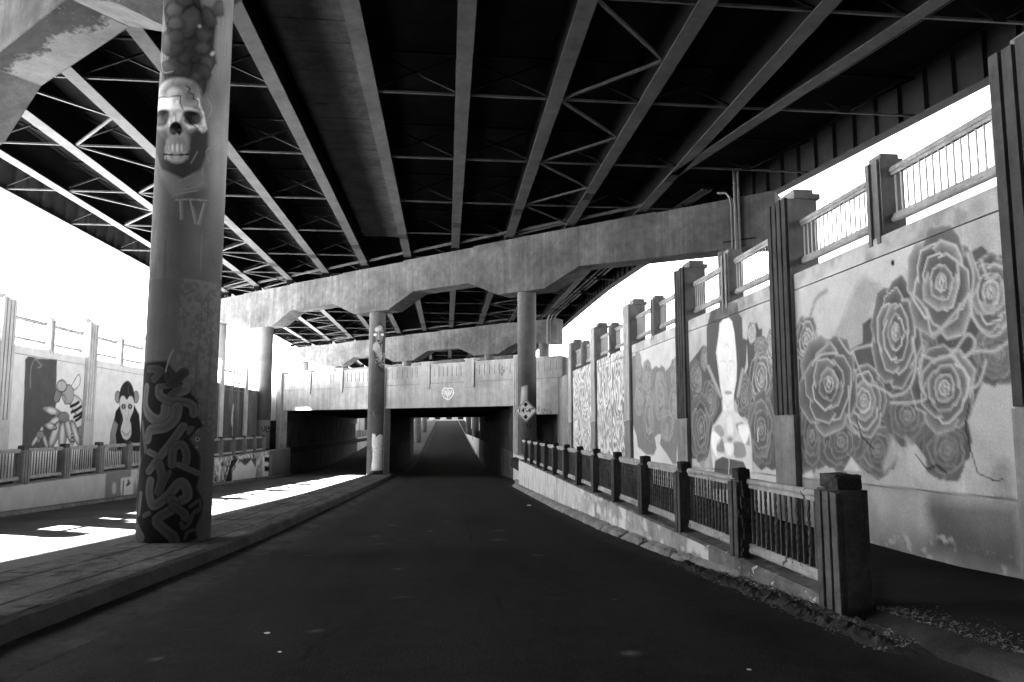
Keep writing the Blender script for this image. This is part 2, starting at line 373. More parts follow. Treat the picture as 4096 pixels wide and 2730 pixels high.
# ------------------------------------------------------------------ bridge piers: haunched cap beam on round columns, skewed across the road
DU = np.array([9.4, -8.0]); DL = np.linalg.norm(DU); DU = DU / DL; NU = np.array([DU[1], -DU[0]])   # NU points at the camera
if NU[1] > 0: NU = -NU
def pier(P0, cols, xl, xr, label, zt=10.98, ends=(True, True), r=.54):
    t = thing('bridge_pier', label, 'bridge pier', (P0[0], P0[1], 0))
    k = 1 / DU[0]                                        # from X to distance along the skew
    U = lambda x: (x - P0[0]) * k
    prof = [(U(xl), 8.5 if ends[0] else 8.72)]
    full = [c for c in cols if c[1]]
    for x, hx in sorted(cols):
        if hx: prof += [(U(x - 2.95), 8.72), (U(x - 1.25), 7.75), (U(x + 1.25), 7.75), (U(x + 2.95), 8.72)]
    prof += [(U(xr), 8.35 if ends[1] else 8.72)]
    zt_ = lambda u: zt - .012 * abs(u - 2) if abs(u) < 30 else zt - .3
    us = np.linspace(U(xr), U(xl), 9)
    top = []
    for q in us[:-1]:
        q2 = q + (us[1] - us[0]); zz = zt_((q + q2) / 2); top += [(q, zz), (q2, zz)]
    pts = prof + top
    n = len(pts); V = []
    for s_ in (.64, -.64):
        for u, z in pts: V.append((DU[0] * u + NU[0] * s_, DU[1] * u + NU[1] * s_, z))
    F = [tuple(range(n)), tuple(range(2 * n - 1, n - 1, -1))] + [(i, (i + 1) % n, n + (i + 1) % n, n + i) for i in range(n)]
    MB().add(V, F).build('cap_beam', 'cap', t, bevel=.025)
    out = []
    for x, hx in cols:
        u = U(x); cx_, cy_ = DU[0] * u, DU[1] * u; yw = P0[1] + cy_
        zb = (zr(yw) if -5.2 < x < -3 else -2.0) - .2
        if x > XR + .6 or x < XL - .6: zb = TOP - .4
        ztop = 7.76 if hx else 8.55
        b = MB()
        b.loft([[(cx_ + rr * math.cos(2 * math.pi * q / 56), cy_ + rr * math.sin(2 * math.pi * q / 56), z) for q in range(56)] for z, rr in
                ((zb, r), (.78, r), (.785, r - .008), (.80, r - .008), (.805, r), (2.38, r), (2.385, r - .008), (2.40, r - .008), (2.405, r), (5.6, r), (5.605, r - .006), (5.62, r - .006), (5.625, r), (ztop, r))])
        out.append(auto_smooth(b.build('column', 'column', t), 40))
    return t, out
def cap_stain(t, P0, xa, xb):
    ua, ub = (xa - P0[0]) / DU[0], (xb - P0[0]) / DU[0]
    def fn(c):
        u, v = c.P[:, 0], c.P[:, 1]
        e = -.12 + .5 * (fbm(u * .9, v * 1.2, 5) - .5) + .5 * np.sin(u * .8 + .6) * .4
        c.put(np.clip((v - e + .5 * (fbm(u * 6, v * 9, 8) - .5)) * 6, 0, 1), .008 + .014 * fbm(u * 3, v * 8, 3), .97)
        c.put(np.clip(fbm(u * 14, v * 14, 6) * 9 - 6.6, 0, 1), .05, .8)
    o = grid_sheet('water_stain', 'column', t.children[0], np.linspace(ua, ub, 220), np.linspace(-.6, .6, 60), lambda P: np.stack([DU[0] * P[:, 0] + NU[0] * P[:, 1], DU[1] * P[:, 0] + NU[1] * P[:, 1], np.full(len(P), 8.715)], 1), fn, lambda x, y: (x, y))
P1 = (-4.43, 11.9); P2 = (4.6, 39.0); P3 = (4.6, 73.8); P4 = (4.6, 108.6); P0_ = (4.6, -30.6)
pier1, cols1 = pier(P1, [(-4.43, 1), (-13.8, 1), (-19.0, 0), (4.9, 1), (14.2, 1)], -20.4, 18.0, 'nearest bridge pier, its round column painted with a skull and graffiti letters', r=.555)
cap_stain(pier1, P1, -10.8, -7.4)
pier2, cols2 = pier(P2, [(4.6, 1), (-4.75, 1), (-14.2, 1), (-19.1, 0), (13.6, 0)], -20.4, 15.4, 'second bridge pier, haunched beam on columns in front of the low concrete bridge')
pier3, cols3 = pier(P3, [(4.6, 1), (-4.75, 1), (-14.2, 1), (-19.1, 0), (9.95, 0)], -20.4, 11.4, 'stained bridge pier rising behind the low concrete bridge')
pier4, cols4 = pier(P4, [(4.6, 1), (-4.75, 1), (-14.2, 1), (9.95, 0)], -20.4, 11.4, 'far bridge pier seen through the tunnel opening')
pier5, cols5 = pier((4.6, 143.4), [(4.6, 1), (-4.75, 1), (-14.2, 1), (9.95, 0)], -20.4, 11.4, 'farthest bridge pier by the top of the ramp')

# ------------------------------------------------------------------ viaduct: plate girders under a concrete deck
via = thing('viaduct', 'dark steel girder viaduct with concrete deck spanning overhead', 'viaduct', (0, 0, 0))
GX = [-18.4, -15.2, -12.05, -8.9, -5.75, -2.65, .45, 3.63, 6.8, 10.05]
Y0, Y1 = -150, 262
ZG, ZD = 11.2, 12.95
kedge = lambda y: float(np.interp(y, [-150, -60, 19.6, 30, 39, 46, 54, 60], [30.5, 30.5, 17.5, 15.8, 14.45, 13.5, 13.05, 13.0]))
jx = lambda y: 10.05 + min(17., max(0., 28.8 - y) * .219)
def girder(xf, y0, y1, ribs=False, m='web', ribside=1):
    yy = [y0] + [y for y in np.arange(-146, 262, 8.) if y0 < y < y1] + [y1]
    b = MB()
    for a, c in zip(yy[:-1], yy[1:]):
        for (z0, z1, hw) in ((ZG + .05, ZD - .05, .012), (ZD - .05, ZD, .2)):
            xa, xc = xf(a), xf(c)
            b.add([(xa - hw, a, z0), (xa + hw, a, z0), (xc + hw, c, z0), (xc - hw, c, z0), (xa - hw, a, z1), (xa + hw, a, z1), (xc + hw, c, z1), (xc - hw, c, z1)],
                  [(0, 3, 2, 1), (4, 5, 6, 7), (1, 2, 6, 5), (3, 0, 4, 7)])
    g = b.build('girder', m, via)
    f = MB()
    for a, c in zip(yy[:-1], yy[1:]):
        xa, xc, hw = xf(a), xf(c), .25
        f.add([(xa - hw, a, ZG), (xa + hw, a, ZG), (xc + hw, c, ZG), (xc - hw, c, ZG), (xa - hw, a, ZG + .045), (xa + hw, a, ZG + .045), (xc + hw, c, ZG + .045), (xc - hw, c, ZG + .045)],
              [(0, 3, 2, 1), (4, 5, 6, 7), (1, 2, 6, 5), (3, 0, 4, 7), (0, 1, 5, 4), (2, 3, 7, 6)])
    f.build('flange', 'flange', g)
    if ribs:
        q = MB()
        for y in np.arange(max(y0, -10), min(y1, 120), 1.14):
            x = xf(y) + ribside * .1; q.box(x - .09, x + .09, y - .01, y + .01, ZG + .06, ZD - .06)
        tag(q.build('stiffener', 'fascia', g), kind='stuff')
    return g
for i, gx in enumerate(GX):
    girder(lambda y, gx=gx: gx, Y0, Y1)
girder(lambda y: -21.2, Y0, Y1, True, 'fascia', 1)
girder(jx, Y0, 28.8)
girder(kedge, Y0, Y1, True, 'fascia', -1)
pp = MB(); pp.tube([(jx(y) + .62, y, ZG + .25) for y in np.arange(-6, 24, 3.)], .05, 8); pp.build('pipe', 'brace', via)
# deck slab with the pale board marked bay between two girders
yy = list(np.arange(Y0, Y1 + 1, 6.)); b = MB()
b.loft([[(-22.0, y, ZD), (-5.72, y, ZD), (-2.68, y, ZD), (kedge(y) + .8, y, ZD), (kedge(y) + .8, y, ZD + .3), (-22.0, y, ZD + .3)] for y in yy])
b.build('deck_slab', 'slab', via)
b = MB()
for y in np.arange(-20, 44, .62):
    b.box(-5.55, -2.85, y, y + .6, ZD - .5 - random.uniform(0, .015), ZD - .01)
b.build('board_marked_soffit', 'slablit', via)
b = MB(); b.loft([[(-22.0, y, ZD + .32), (-21.75, y, ZD + .32), (-21.75, y, ZD + 1.15), (-22.0, y, ZD + 1.15)] for y in yy])
b.loft([[(kedge(y) + .55, y, ZD + .32), (kedge(y) + .8, y, ZD + .32), (kedge(y) + .8, y, ZD + 1.15), (kedge(y) + .55, y, ZD + 1.15)] for y in yy])
b.build('parapet', 'bridge', via)
# cross frames between girders
ROWS = [5.35, 11.05, 16.75, 22.45, 28.12, 33.8, 39.5]
FAR = [-.3, -6, -11.7, 45.2, 50.9, 56.6, 62.3, 68, 73.7, 79.4, 85, 91, 97, 103, 109, 115]
allx = lambda y: [-21.2] + GX + ([jx(y)] if y < 27 else []) + [kedge(y)]
def frame(b, xa, xb, y, kf=False):
    za, zt = ZG + .12, ZD - .2
    b.bar((xa + .02, y, za), (xb - .02, y, za), .075, .07)
    b.bar((xa + .02, y, zt), (xb - .02, y, zt), .1, .09)
    if kf:
        mx = (xa + xb) / 2; b.bar((mx, y, za), (xa + .05, y, zt), .07, .07); b.bar((mx, y, za), (xb - .05, y, zt), .07, .07); b.box(mx - .2, mx + .2, y - .06, y - .045, za - .05, za + .25)
    else:
        b.bar((xa + .02, y - .04, za + .05), (xb - .02, y - .04, zt - .05), .07, .07); b.bar((xa + .02, y + .04, zt - .05), (xb - .02, y + .04, za + .05), .07, .07)
for y in ROWS[1:]:
    X = allx(y)
    for i in range(len(X) - 1):
        if X[i + 1] - X[i] < .9 or X[i] == -5.75: continue
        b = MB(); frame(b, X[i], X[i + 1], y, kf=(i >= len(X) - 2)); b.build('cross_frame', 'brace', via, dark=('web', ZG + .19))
b = MB()
for y in [ROWS[0]] + FAR:
    X = allx(y)
    for i in range(len(X) - 1):
        if X[i + 1] - X[i] >= .9 and X[i] != -5.75: frame(b, X[i], X[i + 1], y, kf=(i >= len(X) - 2))
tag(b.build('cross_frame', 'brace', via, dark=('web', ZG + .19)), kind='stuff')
# bottom lateral braces, zigzag in two bays
RW = sorted(ROWS + FAR)
b2 = MB()
for (xa, xb) in ((-15.2, -12.05), (3.63, 6.8), (-18.4, -15.2)):
    for ya, yb in zip(RW[:-1], RW[1:]):
        if xa == -18.4 and not 30 < ya < 70: continue
        if 2 < ya < 40:
            b = MB(); b.bar((xa + .2, ya, ZG + .1), (xb - .2, (ya + yb) / 2, ZG + .1), .1, .07); b.bar((xb - .2, (ya + yb) / 2, ZG + .1), (xa + .2, yb, ZG + .1), .1, .07); b.build('lateral_brace', 'brace', via)
        else:
            b2.bar((xa + .2, ya, ZG + .1), (xb - .2, (ya + yb) / 2, ZG + .1), .1, .07); b2.bar((xb - .2, (ya + yb) / 2, ZG + .1), (xa + .2, yb, ZG + .1), .1, .07)
tag(b2.build('lateral_brace', 'brace', via), kind='stuff')
# pier diaphragms, splice plates and bearings where girders cross the piers
for P in (P1, P2, P3, P4):
    for gx in GX + [-21.2]:
        y = P[1] + (gx - P[0]) * DU[1] / DU[0]
        b = MB(); b.box(gx - .23, gx + .23, y - .3, y - .24, ZG - .3, ZG); b.box(gx - .23, gx - .17, y - .3, y + .3, ZG - .3, ZG); b.box(gx + .17, gx + .23, y - .3, y + .3, ZG - .3, ZG); b.box(gx - .03, gx + .03, y - .3, y + .3, ZG - .3, ZG)
        b.build('bearing', 'web', via)
        if P in (P2, P3):
            b = MB(); yp = y - 5.2; b.box(gx - .23, gx + .23, yp - .45, yp + .45, ZG - .018, ZG - .002)
            for ix in (-.16, -.06, .06, .16):
                for iy in range(5): b.box(gx + ix - .018, gx + ix + .018, yp - .36 + iy * .18 - .018, yp - .36 + iy * .18 + .018, ZG - .034, ZG - .018)
            b.build('splice_plate', 'fascia', via)
    xs_ = [-21.2] + GX
    for xa, xb in zip(xs_[:-1], xs_[1:]):
        ya = P[1] + (xa - P[0]) * DU[1] / DU[0] - .9; yb = P[1] + (xb - P[0]) * DU[1] / DU[0] - .9
        if P in (P2, P3): MB().bar((xa + .1, ya, ZG + .15), (xb - .1, yb, ZG + .15), .12, .14).build('pier_brace', 'brace', via)

# ------------------------------------------------------------------ retaining walls with painted panels, fluted pilasters and a street railing on top
exec_list = []
def pil_geo(sx, X, y0, y1, z0, near=False):              # sx +1 right wall (face looks to -X), -1 left wall
    b = MB()
    def bx(a, c, *r): b.box(min(X + sx * a, X + sx * c), max(X + sx * a, X + sx * c), *r)
    bx(-.06, .5, y0, y1, z0, 4.2)
    n = 4; wd = (y1 - y0)
    body = b; b = MB()
    for i in range(n):
        a = y0 + wd * (i + .1) / n; c = y0 + wd * (i + .82) / n
        bx(-.115, -.06, a, c, .22, 4.22 + .02 * (i % 2))
    ribs = b; b = body
    bx(-.11, -.06, y0 + .003, y1 - .003, z0, .2)
    bx(.06, .56, y0 - .03, y1 + .03, 4.2, 4.3); bx(.12, .5, y0 + .1, y1 - .1, 4.3, 4.42)
    return b, ribs
def half_post(sx, X, y0, y1):
    b = MB(); bx = lambda a, c, *r: b.box(min(X + sx * a, X + sx * c), max(X + sx * a, X + sx * c), *r)
    bx(.02, .38, y0, y1, TOP + .002, 3.95); bx(-.02, .02, y0 + .03, y0 + .11, TOP - .1, 3.93); bx(-.02, .02, y1 - .13, y1 - .05, TOP - .1, 3.93); bx(.06, .34, y0 + .04, y1 - .04, 3.95, 4.03)
    return b
def joint_z(y): return -.80 - .022 * (y - 7)
def no_paint(c): pass
def wall(sx, X, pil, painters, label, side, extra_to):
    t = thing('retaining_wall', label, 'retaining wall', (0, 0, 0))
    a, c = pil[0] - 30, extra_to
    b = MB(); x0, x1 = sorted((X + sx * .05, X + sx * .55)); b.box(x0, x1, a, c, -4.6, TOP - .01); b.build('wall_core', 'wallbare', t)
    edges = [(pil[0] - 5.5, pil[0] - .75)] + [(p, q - .75) for p, q in zip(pil[:-1], pil[1:])]
    x0, x1 = sorted((X, X + sx * .048))
    for i, (ya, yb) in enumerate(edges):
        fn, n = painters.get(i, (no_paint, (40, 40)))
        ya2, yb2 = ya + .004, yb - .004
        p = MB()
        p.box(x0, x1, ya2, yb2, -2.6, 2.465)
        wm = 'wall' if sx > 0 else 'leftwall'; p = p.build('wall_panel', wm, t)
        if fn is no_paint and n[0] == 40:
            MB().box(x0, x1, ya2, yb2, 2.485, TOP).build('coping', wm, t); continue
        cp = MB().box(x0, x1, ya2, yb2, 2.485, TOP).build('coping', wm, t)
        mp = lambda px, py: tuple(onX(px, py, X)[1:])
        to3 = lambda P: np.stack([np.full(len(P), X - sx * .004), P[:, 0], P[:, 1]], 1)
        def pf(cv, fn=fn):
            fn(cv)
            jz = -.80 - .022 * (cv.P[:, 0] - 7)
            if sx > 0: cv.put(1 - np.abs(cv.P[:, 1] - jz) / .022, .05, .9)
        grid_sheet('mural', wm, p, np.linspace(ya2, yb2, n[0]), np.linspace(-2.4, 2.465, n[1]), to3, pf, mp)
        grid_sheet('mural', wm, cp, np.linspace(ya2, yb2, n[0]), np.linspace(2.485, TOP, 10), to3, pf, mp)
    for i, y in enumerate(pil):
        mats = ('pilaster' if i < 3 else 'bridge') if sx > 0 else 'leftpil'
        g1, g2 = pil_geo(sx, X, y - .75, y, -2.6); g1 = g1.build('pilaster', 'pillbody' if sx > 0 else 'leftpil', t); g2.build('fluting', mats, g1)
        if i: half_post(sx, X, (pil[i - 1] + y - .75) / 2 - .2, (pil[i - 1] + y - .75) / 2 + .16).build('post', 'pillbody' if sx > 0 else 'leftpil', t)
    y = pil[0] - 5.5
    half_post(sx, X, pil[0] - 3.1, pil[0] - 2.75).build('post', 'bridge', t)
    return t
def rail_bay(sx, X, y0, y1, label, group, nb):
    t = thing('street_railing', label, 'railing', (X, y0, 0), group); L = y1 - y0
    xc = sx * .2
    MB().tube([(xc, 0, 3.76), (xc, L, 3.76)], .055, 10).box(xc - .03, xc + .03, .001, L - .001, 3.67, 3.72).build('top_rail', 'railtop', t)
    MB().tube([(xc, 0, 3.02), (xc, L, 3.02)], .055, 10).box(xc - .03, xc + .03, .001, L - .001, 3.06, 3.10).build('bottom_rail', 'railtop', t)
    me = None
    for i in range(nb):
        y = L * (i + .5) / nb
        if me is None:
            b = MB(); b.box(-.0095, .0095, -.0095, .0095, 3.0, 3.7); o = b.build('baluster', 'palebar', t); me = o.data
        else:
            o = bpy.data.objects.new('baluster', me); COL.objects.link(o); o.parent = t
        o.location = (xc, y, 0)

# --- what is painted where (pixel coordinates of the photograph, mapped onto the wall)
def C5(x, y): return (3000 + .829 * x, 700 + .829 * y)
def CW(x, y): return (2760 + .4465 * x, 1200 + .4465 * y)
def CC(x, y): return (2200 + .4145 * x, 1300 + .4145 * y)
def CL(x, y): return (.6699 * x, 1150 + .6699 * y)
def PP(f, pts): return [f(*q) for q in pts]
GR = .085; LT = .5
def paint_a(c):
    y, z = c.P[:, 0], c.P[:, 1]
    c.put(np.clip(fbm(y * 1.5, z * 1.5, 3) * 3 - 1, 0, 1), .42, .8)
    c.poly(PP(C5, [(230, 470), (380, 400), (620, 330), (860, 250), (900, 300), (800, 430), (700, 570), (560, 700), (540, 810), (470, 850), (330, 800), (310, 700), (240, 700)]), .52, .85, soft=.2)
    c.poly(PP(C5, [(560, 480), (640, 560), (560, 700), (540, 820), (470, 850), (400, 780), (470, 640), (520, 520)]), .3, .7, soft=.12)
    for k in range(9): c.line(PP(C5, [(420 + 20 * k, 780 - 8 * k), (470 + 18 * k, 620 - 12 * k), (540 + 12 * k, 480 + 8 * k)]), .03, .22 + .02 * (k % 3), .5, soft=1)
    c.line(PP(C5, [(290, 690), (320, 600), (370, 560)]), .16, .12, .8, soft=1.2)
    c.line(PP(C5, [(300, 640), (350, 590)]), .05, .5, .6, soft=1)
    out = [(232, 760), (250, 700), (310, 700), (330, 800), (400, 790), (470, 850), (545, 810), (545, 720), (580, 690), (615, 700), (640, 630), (690, 570), (730, 590), (775, 610), (790, 540), (800, 430), (830, 360), (900, 300), (960, 320), (1010, 300), (1045, 380), (1120, 340), (1175, 395), (1215, 385), (1240, 420), (1275, 1000), (1215, 1010), (1140, 965), (1100, 1060), (1055, 1190), (1075, 1290), (1010, 1470), (930, 1440), (860, 1380), (800, 1300), (770, 1320), (690, 1255), (640, 1390), (625, 1480), (570, 1440), (490, 1360), (450, 1430), (380, 1400), (300, 1420), (245, 1450)]
    c.poly(PP(C5, out), GR, 1, soft=.03)
    c.put(c.inside(c.m(PP(C5, out))) * np.clip(fbm(y * 3, z * 3, 9) * 2 - .7, 0, 1), GR * 1.5, .5)
    for k, (px, py, rx, ry) in enumerate([(925, 520, 135, 215), (1165, 570, 100, 150), (705, 760, 95, 210), (380, 1010, 115, 190), (550, 1090, 85, 140), (940, 1030, 120, 170), (272, 800, 48, 95), (760, 1160, 90, 120), (440, 1290, 90, 120), (620, 1320, 80, 110), (300, 1260, 60, 150), (950, 1330, 90, 120), (1190, 870, 90, 120), (830, 830, 60, 90)][::-1]):
        x, yy = C5(px, py); c.rose(x, yy, rx * .829, ry * .829, GR, LT * (1 if k > 6 else .5), .045, 11 + k)
    for q in ([(780, 570), (850, 650), (880, 770), (970, 690), (1050, 590)], [(830, 870), (900, 890), (980, 860), (1050, 770), (1090, 820), (1040, 880)], [(1030, 880), (1100, 850), (1180, 850), (1255, 800)], [(1060, 590), (1080, 690), (1140, 770), (1200, 770), (1255, 700)],
              [(840, 830), (820, 1000), (850, 1080), (760, 1100), (680, 1100)], [(680, 1070), (760, 1040), (800, 930), (790, 800)], [(500, 860), (530, 940), (560, 1000), (610, 1020), (680, 1060)], [(430, 790), (480, 860), (510, 840), (590, 820)], [(490, 1000), (480, 1180), (530, 1260)], [(300, 920), (340, 870), (420, 860)],
              [(970, 870), (1040, 950), (1060, 1030), (1110, 1000), (1140, 900)], [(1050, 380), (1080, 480), (1070, 590)], [(1120, 420), (1150, 500), (1190, 490)]):
        c.line(PP(C5, q), .07, LT * .85, .85, soft=.9, sm=True)
    for k in range(26):
        x0 = 260 + 30 * k + rs.randint(-10, 10); y0 = 1130 + rs.randint(-40, 120)
        c.line(PP(C5, [(x0, y0), (x0 + 14, y0 + 90), (x0 - 30 + rs.randint(60), y0 + 190)]), .035, .2, .45, soft=1)
    c.poly(PP(C5, [(690, 1265), (740, 1350), (650, 1440), (640, 1400)]), .5, .6, soft=.1)
    c.poly(PP(C5, [(755, 1270), (800, 1310), (850, 1400), (830, 1480), (760, 1420)]), .5, .7, soft=.1)
    c.poly(PP(C5, [(245, 1455), (300, 1425), (310, 1470), (245, 1475)]), .6, .9, soft=.04)
    c.poly(PP(C5, [(450, 1430), (490, 1360), (540, 1430)]), .55, .9, soft=.03)
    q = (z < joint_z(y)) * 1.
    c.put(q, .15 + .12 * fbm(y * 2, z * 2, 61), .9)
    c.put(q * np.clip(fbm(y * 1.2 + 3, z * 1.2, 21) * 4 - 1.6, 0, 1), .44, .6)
    CB = lambda x, yy: (2048 + .871 * x, 1364 + .871 * yy)
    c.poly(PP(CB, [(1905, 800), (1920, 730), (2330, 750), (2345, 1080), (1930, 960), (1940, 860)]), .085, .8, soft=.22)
    c.poly(PP(CB, [(1340, 600), (1660, 640), (1700, 660), (1900, 690), (1900, 800), (1930, 900), (1760, 920), (1680, 900), (1680, 760)]), .42, .5, soft=.25)
    c.put((z < -1.35) * np.clip(fbm(y * 5, z * 5, 71) * 8 - 4.9, 0, 1), .5, .8)
    for pts in ([(1060, 1110), (1040, 1200), (1060, 1300), (1100, 1440), (1180, 1480), (1230, 1470)], [(800, 1350), (860, 1420), (900, 1400), (950, 1440)], [(520, 1180), (540, 1260), (600, 1330)]):
        c.line([C5(x + rs.randint(-6, 6), yy + rs.randint(-6, 6)) for x, yy in pts], .034, .02, .9, soft=.6, sm=False)
    c.oval(*C5(690, 425), 7, 13, .01, 1, soft=.02)
    c.put((z > 2.48) * np.clip(fbm(y * 2, z * 2, 31) * 4 - 1.5, 0, 1), .16, .7)
def paint_b(c):
    y, z = c.P[:, 0], c.P[:, 1]
    c.put(np.clip(fbm(y * 1.5, z * 1.5, 13) * 3 - .9, 0, 1), .5, .8)
    for pl in ([(0, 560), (70, 470), (120, 400), (155, 520), (165, 600), (260, 830), (285, 900), (290, 1000), (240, 1080), (190, 1150), (180, 1340), (160, 1410), (130, 1450), (105, 1440), (90, 1455), (70, 1430), (15, 1425), (-20, 1000)],
               [(430, 880), (470, 740), (520, 600), (510, 360), (540, 220), (600, 200), (620, 260), (650, 250), (650, 330), (690, 400), (690, 320), (720, 260), (790, 340), (850, 900), (850, 1400), (830, 1500), (740, 1530), (690, 1500), (640, 1530), (560, 1440), (565, 1200), (530, 1080), (440, 1010)]):
        c.poly(PP(CW, pl), GR * 1.15, 1, soft=.03)
    for k, (px, py, rx, ry) in enumerate([(55, 700, 45, 130), (130, 520, 25, 90), (185, 900, 58, 150), (100, 1150, 80, 250), (555, 290, 30, 80), (640, 700, 80, 210), (485, 860, 58, 160), (735, 430, 42, 120), (640, 1160, 100, 270), (640, 410, 50, 70)]):
        x, yy = CW(px, py); c.rose(x, yy, rx * .4465, ry * .4465, GR * 1.15, LT * (1 if k in (4, 5, 7) else .62), .05, 31 + k)
    for k in range(8):
        x0 = 600 + 24 * k; c.line(PP(CW, [(x0, 1180 + 15 * k), (x0 + 30, 1330), (x0 - 20 + 9 * k, 1500)]), .04, .2, .5, soft=1)
        x0 = 30 + 18 * k; c.line(PP(CW, [(x0, 1150), (x0 + 10, 1290), (x0 - 10, 1410)]), .035, .07, .4, soft=1)
    hair = [(150, 250), (190, 90), (215, 20), (430, 20), (440, 120), (470, 160), (475, 340), (515, 360), (505, 560), (480, 690), (440, 830), (400, 920), (290, 900), (265, 860), (215, 740), (160, 600), (150, 430)]
    c.poly(PP(CW, hair), .10, 1, soft=.05)
    for k in range(26):
        t = k / 25; x0 = 520 - 90 * t if k > 12 else 165 + 110 * (k / 12); y0 = 380 + 480 * t if k > 12 else 600 + 260 * k / 12
        c.oval(*CW(x0, y0), 6, 9, .35, .8, soft=.04)
    c.poly(PP(CW, [(265, 215), (300, 175), (350, 160), (378, 195), (400, 300), (415, 470), (422, 600), (418, 720), (395, 850), (395, 1010), (300, 1010), (292, 880), (270, 770), (250, 600), (235, 470), (255, 330)]), .72, 1, soft=.04)
    c.line(PP(CW, [(270, 230), (245, 460), (275, 780)]), .05, .4, .7, soft=1)
    for q in ([(300, 420), (330, 400), (350, 420)], [(280, 560), (300, 545), (325, 560)], [(350, 560), (375, 545), (400, 565)], [(335, 580), (330, 680), (345, 710)], [(310, 900), (340, 960), (380, 890)], [(330, 960), (340, 1000)]):
        c.line(PP(CW, q), .05, .42, .6, soft=1)
    c.oval(*CW(345, 832), 15, 8, .3, .9, soft=.03)
    c.poly(PP(CW, [(300, 990), (395, 990), (440, 1030), (525, 1110), (545, 1200), (558, 1350), (558, 1568), (215, 1568), (195, 1400), (185, 1280), (200, 1150), (250, 1080)]), .62, 1, soft=.03)
    for pl, v in (([(230, 1330), (265, 1280), (290, 1240), (310, 1330), (300, 1370), (250, 1360)], .24), ([(390, 1290), (440, 1270), (490, 1300), (500, 1400), (430, 1420), (395, 1390)], .26), ([(215, 1150), (270, 1120), (310, 1200), (270, 1230)], .33), ([(410, 1120), (450, 1100), (480, 1110), (440, 1180)], .3), ([(480, 1200), (520, 1180), (540, 1300), (500, 1290)], .33),
                  ([(330, 1060), (370, 1040), (390, 1180), (350, 1270), (335, 1180)], .75), ([(200, 1180), (270, 1230), (240, 1290), (250, 1400), (300, 1390), (290, 1410), (230, 1400), (195, 1290)], .85), ([(430, 1140), (500, 1120), (530, 1200), (490, 1290)], .85), ([(310, 1290), (385, 1290), (390, 1370), (340, 1390)], .85)):
        c.poly(PP(CW, pl), v, .95, soft=.04, sm=True)
    c.oval(*CW(360, 1250), 10, 12, .16, .8, soft=.1)
    c.poly(PP(CW, [(228, 1440), (290, 1405), (340, 1420), (480, 1450), (500, 1500), (500, 1700), (200, 1700)]), .10, 1, soft=.03)
    c.line(PP(CW, [(352, 1390), (350, 1500), (345, 1640)]), .05, .6, .9, soft=.6)
    c.line(PP(CW, [(612, 1150), (608, 1270)]), .05, .75, .9, soft=.6)
    c.put((z > 2.48) * np.clip(fbm(y * 2, z * 2, 41) * 4 - 1.4, 0, 1), .2, .7)
def paint_c(c):
    y, z = c.P[:, 0], c.P[:, 1]
    c.put(np.full(len(y), 1.), .5 + .2 * fbm(y, z, 3), .8)
    c.poly(PP(CC, [(780, 600), (795, 300), (870, 285), (895, 420), (935, 330), (985, 430), (1030, 390), (1050, 470), (1110, 450), (1150, 410), (1200, 330), (1270, 370), (1270, 1090), (1240, 1085), (1222, 1250), (1225, 1340), (1190, 1350), (1130, 1250), (1090, 1195), (1060, 1150), (1075, 1060), (1050, 1055), (1012, 1090), (1030, 1190), (1000, 1260), (930, 1255), (880, 1205), (850, 1180), (838, 1080), (800, 960), (780, 940)]), .20, 1, soft=.05)
    for k, (px, py, rx, ry) in enumerate([(850, 390, 28, 110), (940, 500, 38, 130), (1065, 650, 55, 210), (1212, 490, 42, 140), (1190, 780, 40, 130), (960, 880, 50, 190), (860, 720, 36, 130), (1130, 980, 50, 120)]):
        x, yy = CC(px, py); c.rose(x, yy, rx * .4145, ry * .4145, .20, .36, .05, 51 + k)
    for k in range(18):
        x0 = 830 + 24 * k; c.line(PP(CC, [(x0, 900), (x0 + 25, 1060), (x0 + 5 + 2 * k, 1180)]), .04, .1, .5, soft=1)
    c.put((z > 2.48) * np.clip(fbm(y * 2, z * 2, 43) * 4 - 1.4, 0, 1), .25, .6)
def grain(seed, f, w):
    def fn(c):
        y, z = c.P[:, 0], c.P[:, 1]
        n = fbm(y * 1.5 + seed, z * .5 + seed, seed) + .25 * vnoise(y * 4, z * 1.3, seed + 2)
        s = np.sin(n * f); d = fbm(y * .6, z * .6, seed + 5)
        c.put(np.ones(len(y)), .62)
        c.put(np.clip((s - w) * 3 + .5, 0, 1), .10 + .22 * d, .95)
        c.put(np.clip((np.sin(n * f + 1.2) - .75) * 4, 0, 1), .3, .6)
    return fn
